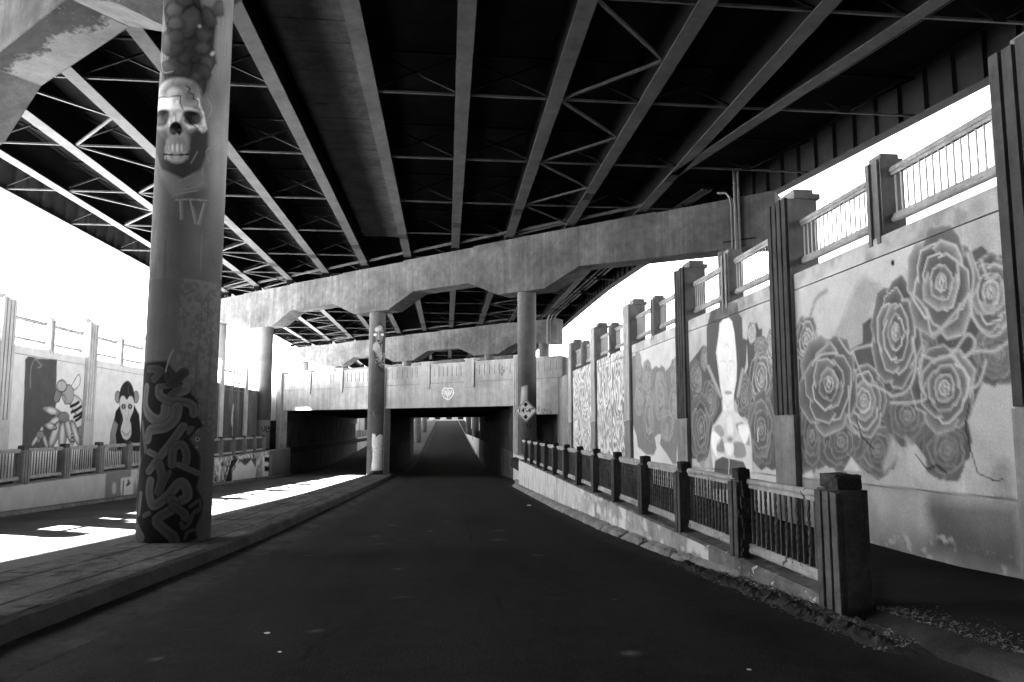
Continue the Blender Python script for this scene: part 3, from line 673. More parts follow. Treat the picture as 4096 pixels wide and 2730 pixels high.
def paint_bee(c):
    y, z = c.P[:, 0], c.P[:, 1]
    c.put(np.ones(len(y)), .82, .8)  # background lightened for the glare on this wall
    c.poly(PP(CL, [(150, 430), (170, 410), (230, 425), (340, 430), (333, 700), (320, 975), (130, 975)]), .11, 1, soft=.03)
    c.line(PP(CL, [(180, 600), (185, 480), (210, 430), (230, 450), (250, 470), (225, 480)]), .06, .3, .9)
    for px, py, rx, ry, r in ((310, 740, 62, 22, .35), (330, 800, 60, 22, -.5), (325, 880, 26, 85, .35), (372, 890, 24, 90, .05), (415, 860, 24, 80, -.25), (450, 870, 20, 80, -.3), (300, 830, 40, 20, .3), (490, 870, 24, 40, -.6), (505, 920, 14, 40, -.3), (240, 880, 14, 55, .3), (215, 910, 12, 50, .6), (270, 920, 12, 55, -.3)):
        x, yy = CL(px, py); c.oval(x, yy, rx * .67, ry * .67, .32, 1, rot=r, soft=.05, edge=.08, ew=.06); c.oval(x - 1, yy - 2, rx * .3, ry * .5, .85, .8, rot=r, soft=.12)
    for px, py in ((240, 880), (490, 850)): x, yy = CL(px, py); c.oval(x, yy, 16, 16, .3, 1, soft=.05, edge=.1, ew=.05)
    x, yy = CL(380, 775); c.oval(x, yy, 22, 20, .26, 1, soft=.1, edge=.1, ew=.05)
    x, yy = CL(462, 710); c.oval(x, yy, 24, 48, .66, 1, rot=-.45, soft=.04, edge=.06, ew=.06)
    for a, b_ in (((425, 705), (460, 690)), ((430, 740), (475, 715)), ((445, 770), (488, 745)), ((455, 790), (480, 770))): c.line(PP(CL, [(a[0] - 4, a[1] + 6), ((a[0] + b_[0]) / 2 + 4, (a[1] + b_[1]) / 2 + 4), (b_[0] + 10, b_[1] - 4)]), .17, .015, 1)
    x, yy = CL(405, 640); c.oval(x, yy, 24, 40, .4, 1, soft=.06, edge=.05, ew=.05)
    x, yy = CL(345, 640); c.oval(x, yy, 14, 36, .25, 1, rot=.3, soft=.05, edge=.05, ew=.06)
    x, yy = CL(368, 590); c.oval(x, yy, 20, 24, .5, 1, soft=.05, edge=.05, ew=.07)
    c.line(PP(CL, [(425, 590), (470, 520), (478, 570), (450, 610), (430, 600)]), .05, .05, 1)
    c.line(PP(CL, [(350, 690), (370, 640), (390, 660), (385, 700)]), .05, .04, 1)
    for k in range(3): x, yy = CL(430, 885 + 24 * k); c.oval(x, yy, 6, 7, .5, 1, edge=.05, ew=.05)
def paint_monkey(c):
    c.put(np.ones(len(c.P)), .82, .8)  # background lightened for the glare, as on the bee panel
    c.poly(PP(CL, [(655, 975), (665, 880), (690, 740), (720, 700), (800, 700), (830, 760), (850, 980)]), .03, 1, soft=.05)
    c.poly(PP(CL, [(650, 975), (662, 860), (680, 790), (705, 820), (690, 880), (700, 975)]), .3, 1, soft=.06, edge=.08, ew=.05)
    for px in (702, 812): x, yy = CL(px, 655); c.oval(x, yy, 11, 24, .3, 1, soft=.05, edge=.08, ew=.06)
    c.poly(PP(CL, [(712, 700), (715, 620), (735, 575), (765, 558), (790, 590), (802, 640), (800, 700), (760, 720)]), .035, 1, soft=.05, sm=True)
    c.line(PP(CL, [(765, 562), (768, 640)]), .05, .12, .8)
    c.poly(PP(CL, [(757, 672), (740, 650), (722, 655), (713, 690), (722, 740), (735, 790), (720, 850), (735, 900), (760, 910), (782, 880), (782, 820), (775, 790), (795, 740), (800, 690), (790, 655), (772, 652)]), .66, 1, soft=.04, sm=True)
    for px in (737, 776):
        x, yy = CL(px, 712); c.oval(x, yy, 9, 11, .05, 1, soft=.04); c.oval(x, yy, 4, 5, .3, 1, soft=.02)
    c.line(PP(CL, [(750, 690), (748, 760), (757, 790), (765, 760), (766, 690)]), .045, .12, .8, soft=1)
    c.line(PP(CL, [(728, 860), (755, 880), (780, 855)]), .06, .15, .9); c.oval(*CL(752, 882), 12, 5, .4, .9, soft=.03)
    c.line(PP(CL, [(715, 700), (730, 760), (715, 820)]), .05, .15, .7)
def paint_bolt(c):
    c.put(np.ones(len(c.P)), .06, 1.); c.put((c.P[:, 1] > 1.85) * 1., .16)
    for q in ([(5, 375), (20, 400), (40, 415), (72, 455)], [(0, 430), (30, 460), (50, 490), (75, 510)], [(0, 555), (40, 585), (70, 620)], [(0, 645), (30, 670), (60, 665)], [(60, 680), (30, 705), (0, 740)], [(45, 890), (10, 930)]):
        c.line(PP(CL, q), .10, .75, 1, sm=False)
def paint_dark(seed):
    def fn(c):
        y, z = c.P[:, 0], c.P[:, 1]; yc = y.mean()
        c.put(np.ones(len(y)), .035 + .07 * fbm(y, z * .5, seed), .95)
        c.put(np.clip(fbm(y * 2, z * .25, seed + 3) * 5 - 2.6, 0, 1) * np.clip((z + 1) * .5, 0, 1), .3, .7)
        c.line([(yc, 1.4), (yc - .2, .6), (yc - .1, .2)], .5, .8, .9, soft=1, raw=True); c.line([(yc, .8), (yc + .05, -1.6)], .16, .6, .9, soft=.6, raw=True)
        c.line([(yc - 1.2, -1), (yc - .8, .4), (yc - .4, 1.6)], .2, .14, .7, soft=1, raw=True)
    return fn
PR = [6.98 + 5.5 * k for k in range(6)]                  # far edges of the pilasters of the right wall
PLL = [13.3 + 5.45 * k for k in range(8)]
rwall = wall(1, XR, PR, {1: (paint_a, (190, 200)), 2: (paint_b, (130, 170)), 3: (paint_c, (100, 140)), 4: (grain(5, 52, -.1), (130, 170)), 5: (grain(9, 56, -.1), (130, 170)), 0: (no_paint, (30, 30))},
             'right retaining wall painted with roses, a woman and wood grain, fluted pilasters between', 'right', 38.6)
lwall = wall(-1, XL, PLL, {1: (paint_dark(2), (40, 60)), 2: (paint_bolt, (60, 90)), 3: (paint_bee, (110, 120)), 4: (paint_monkey, (110, 120)), 5: (paint_dark(4), (60, 80)), 6: (paint_dark(9), (60, 80)), 7: (paint_dark(14), (60, 80))},
             'left retaining wall painted with a bee on a flower and a monkey', 'left', 56.5)
RO = 'nearest second third fourth fifth sixth'.split()
for i, y in enumerate(PR):
    m_ = y - 5.5 + 2.575 if i == 0 else (PR[i - 1] + y - .75) / 2
    a0 = y - 5.5 if i == 0 else PR[i - 1]
    if i: rail_bay(1, XR, a0, m_ - .2, 'railing panel on the right wall, %s bay from the camera, far of its small post' % RO[i - 1] if False else 'street railing on the right wall, %s painted bay, panel nearer the camera' % RO[i - 1], 'street railing panels along the right wall', 17)
    if i: rail_bay(1, XR, m_ + .16, y - .75, 'street railing on the right wall, %s painted bay, panel away from the camera' % RO[i - 1], 'street railing panels along the right wall', 17)
LN = ['out of sight', 'first dark', 'lightning streak', 'bee', 'monkey', 'panel behind the painted column', 'dark streaked', 'last dark']
for i, y in enumerate(PLL):
    if i < 2: continue
    m_ = (PLL[i - 1] + y - .75) / 2
    rail_bay(-1, XL, PLL[i - 1], m_ - .2, 'street railing on the left wall over the %s mural, nearer half' % LN[i], 'street railing panels along the left wall', 0)
    rail_bay(-1, XL, m_ + .16, y - .75, 'street railing on the left wall over the %s mural, farther half' % LN[i], 'street railing panels along the left wall', 0)
# the signature on the right wall
def text(body, size, name, m, parent, loc, rot, ext=.002, off=0.):
    cu = bpy.data.curves.new(name, 'FONT'); cu.body = body; cu.size = size; cu.align_x = 'CENTER'; cu.align_y = 'CENTER'; cu.extrude = ext; cu.offset = off
    cu.materials.append(M[m]); o = bpy.data.objects.new(name, cu); COL.objects.link(o); 
    me = bpy.data.meshes.new_from_object(o); bpy.data.objects.remove(o); o = bpy.data.objects.new(name, me); COL.objects.link(o); o.parent = parent; o.location = loc; o.rotation_euler = rot; return o
q = onX(3915, 2205, XR)
text('@:@DETOUR303', .075, 'signature', 'faint', rwall, (XR - .006, q[1], q[2]), (math.pi / 2, 0, -math.pi / 2))

# ------------------------------------------------------------------ painted columns: arc sheets just proud of the concrete
def column_mural(col, cx_, cy_, r, z0, z1, painter, nu, nv, half=1.75):
    vd = math.atan2(-cy_, -cx_)                          # towards the camera
    P0x, P0y = col.parent.location.x, col.parent.location.y
    def mp(px, py):
        d = ray(px, py); a = d[0] ** 2 + d[1] ** 2; b = -2 * (d[0] * cx_ + d[1] * cy_); c = cx_ ** 2 + cy_ ** 2 - r * r
        D = max(b * b - 4 * a * c, 0); t = (-b - math.sqrt(D)) / (2 * a); p = d * t
        an = (math.atan2(p[1] - cy_, p[0] - cx_) - vd + math.pi) % (2 * math.pi) - math.pi
        return an * r, p[2]
    to3 = lambda P: np.stack([cx_ - P0x + (r + .004) * np.cos(vd + P[:, 0] / r), cy_ - P0y + (r + .004) * np.sin(vd + P[:, 0] / r), P[:, 1]], 1)
    o = grid_sheet('mural', 'column', col, np.linspace(-half * r, half * r, nu), np.linspace(z0, z1, nv), to3, painter, mp)
    o.data.shade_smooth(); return o
def CG(x, y): return (520 + .5105 * x, 1400 + .5105 * y)
def CS(x, y): return (560 + .574 * x, .574 * y)
def paint_near_col(c):
    z = c.P[:, 1]; u = c.P[:, 0]
    c.put(np.clip((z - 2.4) * .4, 0, 1) * np.clip(u * 1.6 + .5, 0, 1) * np.clip((fbm(u * 1.2, z * .5, 4)) * 1.8 - .2, 0, 1), .36, .8); c.put(np.clip(fbm(u * 9, z * .5, 14) * 5 - 2.8, 0, 1), .07, .5); c.put((z > 2.4) * np.clip(-u * 2 - .3, 0, 1) * fbm(u * 3, z, 9), .33, .5)  # light from the sides painted as paler flanks on the upper shaft
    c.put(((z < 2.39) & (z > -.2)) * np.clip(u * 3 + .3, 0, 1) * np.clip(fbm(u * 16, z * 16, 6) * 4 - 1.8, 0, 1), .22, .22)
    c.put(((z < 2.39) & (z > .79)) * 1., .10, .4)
    # graffiti letters on the lower shaft
    bgp = [(75, 110), (120, 100), (290, 85), (400, 240), (480, 340), (535, 400), (530, 520), (580, 590), (520, 640), (470, 700), (550, 830), (545, 980), (520, 1080), (575, 1190), (560, 1290), (510, 1400), (530, 1480), (400, 1530), (120, 1530), (60, 1340), (40, 1140), (90, 860), (55, 700), (75, 560), (75, 320)]
    c.poly(PP(CG, bgp), .014, .97, soft=.05)
    for q, wd, v in (([(130, 300), (120, 440), (170, 530), (240, 550), (280, 500), (290, 430), (350, 350), (430, 310)], .135, .15), ([(225, 300), (235, 360), (320, 400), (430, 410), (490, 440), (500, 500)], .11, .12), ([(250, 285), (380, 290), (320, 350)], .07, .09),
                     ([(370, 450), (350, 540), (270, 610), (160, 630), (140, 700)], .13, .13), ([(415, 600), (330, 720), (240, 830), (150, 950)], .105, .12), ([(330, 900), (340, 780), (400, 740), (440, 800), (440, 880)], .10, .10), ([(380, 900), (470, 940), (540, 970)], .07, .12),
                     ([(230, 900), (250, 1010), (220, 1110)], .11, .09), ([(310, 960), (260, 1060), (230, 1150)], .06, .08), ([(160, 1030), (150, 1120), (185, 1220), (300, 1140), (390, 1040), (440, 1080), (450, 1150), (400, 1180)], .12, .13), ([(330, 1180), (340, 1240), (210, 1330), (260, 1400), (330, 1460), (350, 1500)], .125, .11), ([(340, 1220), (420, 1280), (430, 1310)], .10, .1),
                     ([(100, 570), (110, 680), (125, 800)], .06, .11), ([(80, 880), (60, 1050), (50, 1200)], .06, .16), ([(400, 1360), (420, 1400), (470, 1350), (500, 1270)], .045, .09), ([(430, 1480), (450, 1430), (510, 1410)], .04, .09), ([(470, 1230), (540, 1180), (550, 1240), (500, 1280)], .045, .09), ([(440, 1340), (520, 1250)], .035, .09), ([(85, 1130), (70, 1280)], .08, .14), ([(60, 1400), (90, 1470)], .12, .13), ([(150, 1280), (110, 1300)], .06, .11), ([(150, 150), (240, 160), (190, 230)], .10, .07), ([(450, 620), (490, 610), (460, 650)], .05, .1), ([(150, 800), (190, 820)], .08, .13), ([(300, 180), (330, 260), (420, 180)], .12, .05)):
        wd *= 1.36; c.line(PP(CG, q), wd * 1.22, .008, 1, soft=.35); c.line(PP(CG, q), wd, v * .8, 1, soft=.2); c.line(PP(CG, q), wd * .85, v * .5, .9, soft=1.)
    for x, yy, r in ((527, 703, 7), (520, 765, 4)): c.oval(*CG(x, yy), r, r, .02, 1, soft=.01, edge=.4, ew=.012)
    c.line(PP(CG, [(340, 0), (310, 60), (280, 170)]), .03, .3, .7)
    # carved marks under the skull
    for q in ([(280, 1400), (285, 1530)], [(350, 1400), (385, 1560)], [(445, 1420), (405, 1565)], [(250, 1395), (460, 1400)]): c.line(PP(CS, q), .035, .34, .6, soft=.6, sm=False); c.line([(a + 8, b_) for a, b_ in PP(CS, q)], .02, .06, .6, soft=.8, sm=False)
    # broken stones, dark hollow
    c.poly(PP(CS, [(150, -60), (420, -60), (440, 60), (530, 200), (520, 330), (540, 450), (490, 520), (470, 640), (430, 700), (460, 800), (480, 930), (470, 1060), (430, 1190), (300, 1260), (150, 1190), (95, 1010), (90, 880), (130, 700), (170, 560), (150, 480), (200, 400), (180, 200), (165, 80)]), .03, .97, soft=.08)
    for px, py, rx, ry, r, v in ((240, 80, 70, 60, 0, .12), (350, 150, 70, 120, .2, .15), (250, 170, 60, 55, .4, .13), (250, 270, 55, 55, 0, .09), (245, 350, 65, 45, -.2, .08), (180, 300, 40, 90, 0, .14), (440, 250, 55, 45, .5, .16), (430, 340, 50, 40, .5, .18), (470, 440, 45, 50, 0, .17), (390, 480, 32, 50, .1, .08), (480, 120, 40, 80, -.4, .15), (450, 500, 40, 50, -.4, .14), (385, 540, 35, 30, 0, .16), (300, 420, 35, 25, .3, .12), (380, 420, 25, 18, -.5, .1), (200, 480, 70, 40, .4, .13), (270, 510, 40, 16, 0, .1), (315, 10, 60, 30, 0, .12), (545, 60, 40, 60, 0, .22)):
        x, yy = CS(px, py); c.oval(x, yy, rx * .574 * 1.08, ry * .574 * 1.08, .006, 1, rot=r, soft=.08, jit=.25, n=9); c.oval(x, yy, rx * .56, ry * .56, v * .36, 1, rot=r, soft=.05, jit=.5, n=8); c.oval(x + 6, yy - 9, rx * .34, ry * .3, v * .7, .7, rot=r, soft=.16, jit=.4, n=8)
    for px, py in ((510, 370), (500, 380), (415, 185)): c.oval(*CS(px, py), 6, 6, .6, .8, soft=.04)
    # skull
    c.poly(PP(CS, [(130, 640), (160, 580), (230, 548), (310, 550), (380, 575), (425, 640), (425, 720), (450, 800), (462, 900), (430, 930), (400, 900), (350, 990), (340, 1060), (300, 1130), (220, 1130), (170, 1060), (180, 980), (110, 890), (90, 860), (100, 770), (120, 720)]), .36, 1, soft=.06, sm=True)
    c.poly(PP(CS, [(155, 690), (270, 680), (285, 750), (330, 750), (400, 765), (380, 790), (300, 770), (210, 770), (110, 765), (130, 720)]), .85, .95, soft=.06)
    c.poly(PP(CS, [(150, 640), (200, 590), (270, 570), (390, 590), (420, 650), (330, 620), (250, 630), (170, 670)]), .07, .7, soft=.14)
    c.oval(*CS(235, 650), 24, 22, .55, .8, soft=.08); c.oval(*CS(350, 670), 26, 24, .16, .9, soft=.1)
    c.poly(PP(CS, [(195, 790), (300, 780), (310, 830), (260, 860), (220, 900), (200, 860)]), .75, .95, soft=.06)
    for q in ([(205, 800), (220, 860), (205, 900)], [(300, 800), (285, 860), (300, 900)], [(250, 790), (252, 845)]): c.line(PP(CS, q), .05, .15, .6, soft=1)
    c.poly(PP(CS, [(108, 790), (150, 765), (200, 775), (195, 840), (165, 880), (120, 885), (104, 850)]), .015, 1, soft=.05, sm=True)
    c.poly(PP(CS, [(305, 785), (350, 770), (410, 790), (420, 840), (390, 872), (340, 865), (310, 830)]), .015, 1, soft=.05, sm=True)
    c.oval(*CS(150, 850), 18, 16, .09, .8, soft=.12); c.oval(*CS(395, 840), 12, 14, .11, .8, soft=.1)
    c.poly(PP(CS, [(252, 848), (285, 870), (295, 915), (275, 945), (258, 930), (235, 945), (208, 920), (215, 870)]), .004, 1, soft=.03, sm=True)
    c.poly(PP(CS, [(300, 850), (350, 880), (420, 870), (440, 810), (425, 750), (445, 800), (465, 900), (430, 930), (395, 890), (340, 900)]), .95, .95, soft=.04)
    c.line(PP(CS, [(405, 690), (415, 740), (440, 790)]), .05, .75, .9)
    c.poly(PP(CS, [(100, 890), (190, 900), (215, 960), (180, 1000), (175, 1080), (150, 1150), (100, 1000)]), .06, .9, soft=.12)
    c.poly(PP(CS, [(330, 930), (400, 900), (470, 940), (470, 1060), (420, 1180), (330, 1130), (350, 1000)]), .05, .95, soft=.1)
    c.poly(PP(CS, [(200, 960), (245, 950), (290, 960), (340, 1000), (330, 1030), (180, 1030), (185, 990)]), .24, .9, soft=.06)
    for k in range(7):
        x = (180, 200, 225, 258, 288, 312, 332)[k]; hh = (17, 22, 33, 36, 33, 20, 14)[k]
        c.oval(*CS(x, 1036), 8 if 1 < k < 5 else 5, hh * .6, .12, 1, soft=.03); c.oval(*CS(x + 2, 1034), 5.5 if 1 < k < 5 else 3, hh * .5, (.3, .45, .62, .72, .6, .4, .3)[k], 1, soft=.035)
        c.oval(*CS(x - 2, 1096), 4, (10, 12, 9, 13, 8, 11, 9)[k], (.3, .4, .2, .45, .25, .35, .3)[k], .95, soft=.035)
    c.line(PP(CS, [(165, 1078), (250, 1083), (335, 1078)]), .035, .004, 1)
    c.put(c.inside(c.m(PP(CS, [(120, 580), (430, 560), (460, 900), (300, 1120), (110, 900)]))) * np.clip(fbm(u * 9, z * 7, 77) * 4 - 2.1, 0, 1), .1, .55)
    for q in ([(130, 690), (200, 680), (280, 672), (283, 720), (300, 770)], [(320, 600), (350, 625), (340, 650), (375, 665), (370, 690), (405, 705), (400, 740)], [(335, 860), (400, 895)]): c.line([CS(x + rs.randint(-5, 5), yy + rs.randint(-5, 5)) for x, yy in PPs(q)], .018, .006, 1, soft=.5, sm=False)
    for q in ([(270, 1265), (340, 1235), (380, 1215)], [(270, 1330), (380, 1310), (440, 1270)], [(250, 1360), (400, 1330)], [(355, 1140), (400, 1060)], [(440, 1230), (430, 1180)], [(120, 330), (160, 500), (230, 500)], [(105, 600), (90, 780), (85, 1000)], [(120, 240), (150, 260)], [(470, 830), (500, 760), (470, 690)], [(480, 1130), (460, 1060), (490, 1030)], [(530, 450), (500, 510)]): c.line(PP(CS, q), .035, .4, .45, soft=1)
    c.poly(PP(CS, [(150, 1200), (300, 1270), (430, 1200), (450, 1290), (330, 1350), (240, 1360)]), .13, .6, soft=.15)
def PPs(q): return q
column_mural(cols1[0], P1[0], P1[1], .555, -2.0, 7.7, paint_near_col, 170, 620)
def CM(x, y): return (1450 + .4274 * x, 1250 + .4274 * y)
def paint_mid_col(c):
    z = c.P[:, 1]; u = c.P[:, 0]
    c.poly(PP(CM, [(160, 95), (200, 130), (215, 200), (215, 350), (200, 470), (215, 570), (165, 560), (120, 480), (105, 380), (90, 300), (100, 190), (125, 130)]), .05, .95, soft=.08)
    c.put(c.inside(c.m(PP(CM, [(120, 380), (210, 380), (210, 560), (120, 480)]))) * (vnoise(u * 20, z * 12, 3) > .55), .3, .7)
    c.poly(PP(CM, [(115, 190), (125, 140), (155, 120), (185, 140), (195, 190), (190, 250), (160, 290), (130, 270)]), .2, 1, soft=.08, sm=True)
    c.oval(*CM(140, 160), 10, 8, .55, .9, soft=.12); c.oval(*CM(165, 150), 8, 10, .5, .8, soft=.1)
    for px in (118, 186): c.oval(*CM(px, 210), 6, 5, .8, 1, soft=.04)
    c.line(PP(CM, [(150, 195), (148, 235), (155, 250)]), .07, .5, .8); c.line(PP(CM, [(130, 190), (110, 195)]), .05, .01, 1); c.line(PP(CM, [(165, 190), (195, 195)]), .05, .01, 1)
    c.oval(*CM(152, 268), 6, 3, .02, 1, soft=.04)
    c.poly(PP(CM, [(100, 300), (130, 270), (165, 310), (170, 350), (185, 420), (170, 470), (150, 420), (130, 380), (95, 350)]), .32, 1, soft=.08)
    for k in range(4): c.line(PP(CM, [(105 + 6 * k, 330 + 8 * k), (130 + 8 * k, 290 + 10 * k), (150 + 5 * k, 310 + 12 * k)]), .05, .6, .7, soft=1)
    c.line(PP(CM, [(180, 300), (175, 420)]), .08, .6, .7, soft=1)
    c.put(((z < .8) & (z > -1.1)) * 1., .13, .4)
    c.poly(PP(CM, [(90, 1135), (115, 1140), (130, 1165), (160, 1140), (190, 1150), (185, 1480), (80, 1480), (95, 1350), (85, 1220)]), .8, 1, soft=.05)
    for k in range(16): c.line(PP(CM, [(90 + rs.randint(20), 1180 + 19 * k), (130, 1184 + 19 * k + rs.randint(-4, 4)), (150 + rs.randint(35), 1178 + 19 * k)]), .035, .25, .7, soft=1)
    for q in ([(120, 1170), (150, 1140), (200, 1145)], [(85, 1130), (85, 1250), (95, 1300), (75, 1390), (90, 1480)], [(190, 1200), (210, 1250), (185, 1300), (205, 1420)], [(180, 1250), (215, 1255)]): c.line(PP(CM, q), .06, .015, 1, soft=.8)
    c.line(PP(CM, [(100, 930), (115, 990)]), .05, .5, .8, soft=1)
c2y = P2[1] + (-4.75 - 4.6) * DU[1] / DU[0]
column_mural(cols2[1], -4.75, c2y, .54, -3.4, 7.5, paint_mid_col, 60, 330)
def paint_c3(c):
    z = c.P[:, 1]
    c.poly([(1975 + .4464 * x, 1250 + .4464 * y) for x, y in ((250, 670), (300, 655), (300, 900), (235, 900))], .6, .8, soft=.1)
    for q in ([(345, 1015), (360, 1005), (350, 1040), (370, 1045)], [(385, 1000), (375, 1050)], [(370, 1025), (395, 1020)]): c.line([(1950 + .4464 * x, 1250 + .4464 * y) for x, y in q], .07, .01, 1, sm=False)
column_mural(cols2[0], 4.6, 39.0, .54, -1.8, 3.2, paint_c3, 50, 120)
def paint_c4(c):
    c.put((c.P[:, 1] < .5) * 1., .3, .6)
    CT = lambda x, y: (800 + .4144 * x, 1350 + .4144 * y)
    for q in ([(600, 870), (600, 900), (625, 900), (625, 860)], [(640, 920), (640, 860), (670, 870), (640, 890)], [(665, 880), (670, 910), (690, 880), (700, 900)], [(640, 900), (660, 915), (680, 890), (655, 870)]): c.line(PP(CT, q), .09, .01, 1, sm=True)
column_mural(cols2[2], -14.2, P2[1] + (-14.2 - 4.6) * DU[1] / DU[0], .54, -1.8, 3.2, paint_c4, 60, 110)

# ------------------------------------------------------------------ the low concrete bridge and its tunnels
br = thing('low_bridge', 'low concrete bridge with grooved parapet over two tunnels', 'bridge', (4.6, 41.0, 0))
UX = DU; UY = -NU                                        # along the face, and away from the camera
BL = 43.0 / (UY[1] + abs(UY[0]) * 0 + 1e-9)
k = 1 / DU[0]; BU = lambda x: (x - 4.6) * k
ZB, ZTB = 1.27, 4.1
def fb(b, x0, x1, d0, d1, z0, z1): return b.obox((0, 0), UX, UY, BU(x0), BU(x1), d0, d1, z0, z1)
# deck: skewed slab from the face to the far side
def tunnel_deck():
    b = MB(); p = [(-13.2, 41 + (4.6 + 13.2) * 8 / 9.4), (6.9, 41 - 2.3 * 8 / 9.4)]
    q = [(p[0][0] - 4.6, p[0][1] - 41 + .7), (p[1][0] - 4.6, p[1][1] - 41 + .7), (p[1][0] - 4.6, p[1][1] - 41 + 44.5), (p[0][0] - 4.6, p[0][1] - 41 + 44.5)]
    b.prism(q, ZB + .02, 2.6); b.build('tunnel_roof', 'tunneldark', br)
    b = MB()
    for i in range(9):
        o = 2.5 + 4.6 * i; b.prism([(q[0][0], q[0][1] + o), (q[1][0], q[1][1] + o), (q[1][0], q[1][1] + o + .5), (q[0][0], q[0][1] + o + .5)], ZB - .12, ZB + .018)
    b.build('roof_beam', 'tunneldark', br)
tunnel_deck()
b = MB(); fb(b, -13.1, 4.1, .06, .5, ZB, ZTB - .05); fb(b, 4.1, 6.9, .06, .5, .76, ZTB - .05); b.build('parapet_core', 'wallbare', br)
b = MB(); fb(b, -13.1, 4.1, 0, .056, ZB - .004, 2.86); fb(b, 4.42, 6.9, 0, .056, .73, 2.86); b.build('spandrel', 'bridge', br, bevel=.01)
b = MB(); fb(b, -13.08, 6.68, -.02, .52, ZTB - .046, ZTB + .06); b.build('parapet_coping', 'bridge', br, bevel=.015)
PX = [-13.1, -10.67, -7.9, -4.75, -1.38, 1.48, 4.15, 6.7]
for i, (xa, xb) in enumerate(zip(PX[:-1], PX[1:])):
    b = MB(); xa += .3 if i not in (0, 6) else .0; xb -= .3 if i < 5 else 0; L = xb - xa; n = 7
    fb(b, xa, xb, .02, .056, 2.885, 3.3); fb(b, xa, xb, .02, .056, 3.93, ZTB - .05)
    cuts = [xa + L * (.12 + .76 * j / (n - 1)) for j in range(n)]; e = [xa] + cuts + [xb]
    for j in range(len(e) - 1): fb(b, e[j] + (.014 if j else 0), e[j + 1] - (.014 if j < n else 0), .02, .056, 3.301, 3.929)
    b.build('parapet_panel', 'bridge', br)
for x in PX[1:-2]:
    if x == -4.75: continue
    b = MB(); fb(b, x - .28, x + .28, -.07, .3, 2.5, ZTB + .2); fb(b, x - .34, x + .34, -.09, .5, ZTB + .2, ZTB + .26); b.build('parapet_pilaster', 'bridge', br, bevel=.02)
for x, x2 in ((4.12, 4.42), (-4.9, -4.25), (-13.4, -13.02)):
    b = MB(); n = 3
    fb(b, x, x2, -.1, .5, -4.0, 4.36)
    for j in range(n): fb(b, x + (x2 - x) * (j + .12) / n, x + (x2 - x) * (j + .85) / n, -.15, -.1, -3.8, 4.3)
    b.build('tunnel_pilaster', 'bridge', br)
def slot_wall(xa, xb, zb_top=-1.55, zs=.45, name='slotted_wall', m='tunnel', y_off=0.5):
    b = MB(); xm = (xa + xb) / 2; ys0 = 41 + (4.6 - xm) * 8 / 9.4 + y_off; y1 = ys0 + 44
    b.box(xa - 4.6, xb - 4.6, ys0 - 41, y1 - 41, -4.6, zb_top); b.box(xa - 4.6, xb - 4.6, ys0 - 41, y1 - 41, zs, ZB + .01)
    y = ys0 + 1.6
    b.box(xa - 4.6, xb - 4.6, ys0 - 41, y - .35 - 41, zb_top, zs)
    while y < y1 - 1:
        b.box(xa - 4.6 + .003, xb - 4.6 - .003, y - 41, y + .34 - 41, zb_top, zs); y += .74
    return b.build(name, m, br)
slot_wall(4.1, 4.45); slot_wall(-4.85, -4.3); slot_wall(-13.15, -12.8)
for xa in (6.58, -14.9):
    b = MB(); y0_ = 41 + (4.6 - xa) * 8 / 9.4; b.box(xa - 4.6, xa - 4.2, y0_ - 41 - .4, y0_ + 46 - 41, -2.2, 2.6); b.build('passage_wall', 'tunnel', br)
# chamfered corner of the footpath opening
b = MB(); fb(b, 6.45, 6.9, .0, .5, -1.75, .74); b.build('passage_jamb', 'bridge', br)
b = MB(); fb(b, -14.9, -13.6, 0, .5, .5, 3.4); b.build('passage_lintel', 'bridge', br); 
# heart with a zigzag, painted on the spandrel
def ribbon(b, P2d, to3, w_):
    L = [np.array(q, float) for q in P2d]
    for a, c in zip(L[:-1], L[1:]):
        d = (c - a) / (np.linalg.norm(c - a) + 1e-9); n = np.array([-d[1], d[0]]) * w_ / 2; a2 = a - d * w_ * .3; c2 = c + d * w_ * .3
        b.add([to3(*(a2 + n)), to3(*(a2 - n)), to3(*(c2 - n)), to3(*(c2 + n))], [(0, 1, 2, 3)])
def face_px(px, py):
    p = onplane(px, py, (4.6, 41.0), DU); return ((p[0] - 4.6) / DU[0], p[2])
def face3(u, z): return (UX[0] * u - UY[0] * .004, UX[1] * u - UY[1] * .004, z)
def CH(x, y): return (1400 + .4144 * x, 1350 + .4144 * y)
hp = [CH(*q) for q in [(945, 500), (925, 490), (905, 497), (892, 515), (890, 545), (905, 575), (945, 602), (980, 575), (998, 545), (998, 515), (985, 495), (965, 490), (945, 500)]]
b = MB(); ribbon(b, [face_px(*q) for q in smooth_line(hp, 3)], face3, .075)
zz = [CH(*q) for q in [(882, 543), (900, 545), (907, 508), (915, 560), (922, 510), (930, 570), (937, 512), (943, 600), (950, 512), (957, 575), (965, 510), (972, 560), (980, 512), (988, 540), (1008, 538)]]
ribbon(b, [face_px(*q) for q in zz], face3, .045)
b.build('heart_graffiti', 'white', br)
b = MB()
for q in ([(1455, 265), (1475, 290), (1460, 310), (1490, 320), (1470, 340), (1455, 360), (1470, 370), (1480, 345)], [(1440, 270), (1430, 300), (1445, 330)]): ribbon(b, [face_px(*CH(*t_)) for t_ in q], face3, .04)
for q in ([(455, 850), (455, 890)], [(470, 850), (458, 870), (475, 890)], [(485, 865), (485, 890)], [(495, 862), (505, 880), (515, 860), (505, 905)], [(530, 860), (520, 880), (540, 885)], [(490, 905), (490, 890), (505, 910)], [(545, 880), (560, 870), (565, 900), (580, 880), (570, 905)]): ribbon(b, [face_px(1950 + .4464 * x, 1250 + .4464 * y) for x, y in q], face3, .045)
b.build('tag_graffiti', 'faint', br)

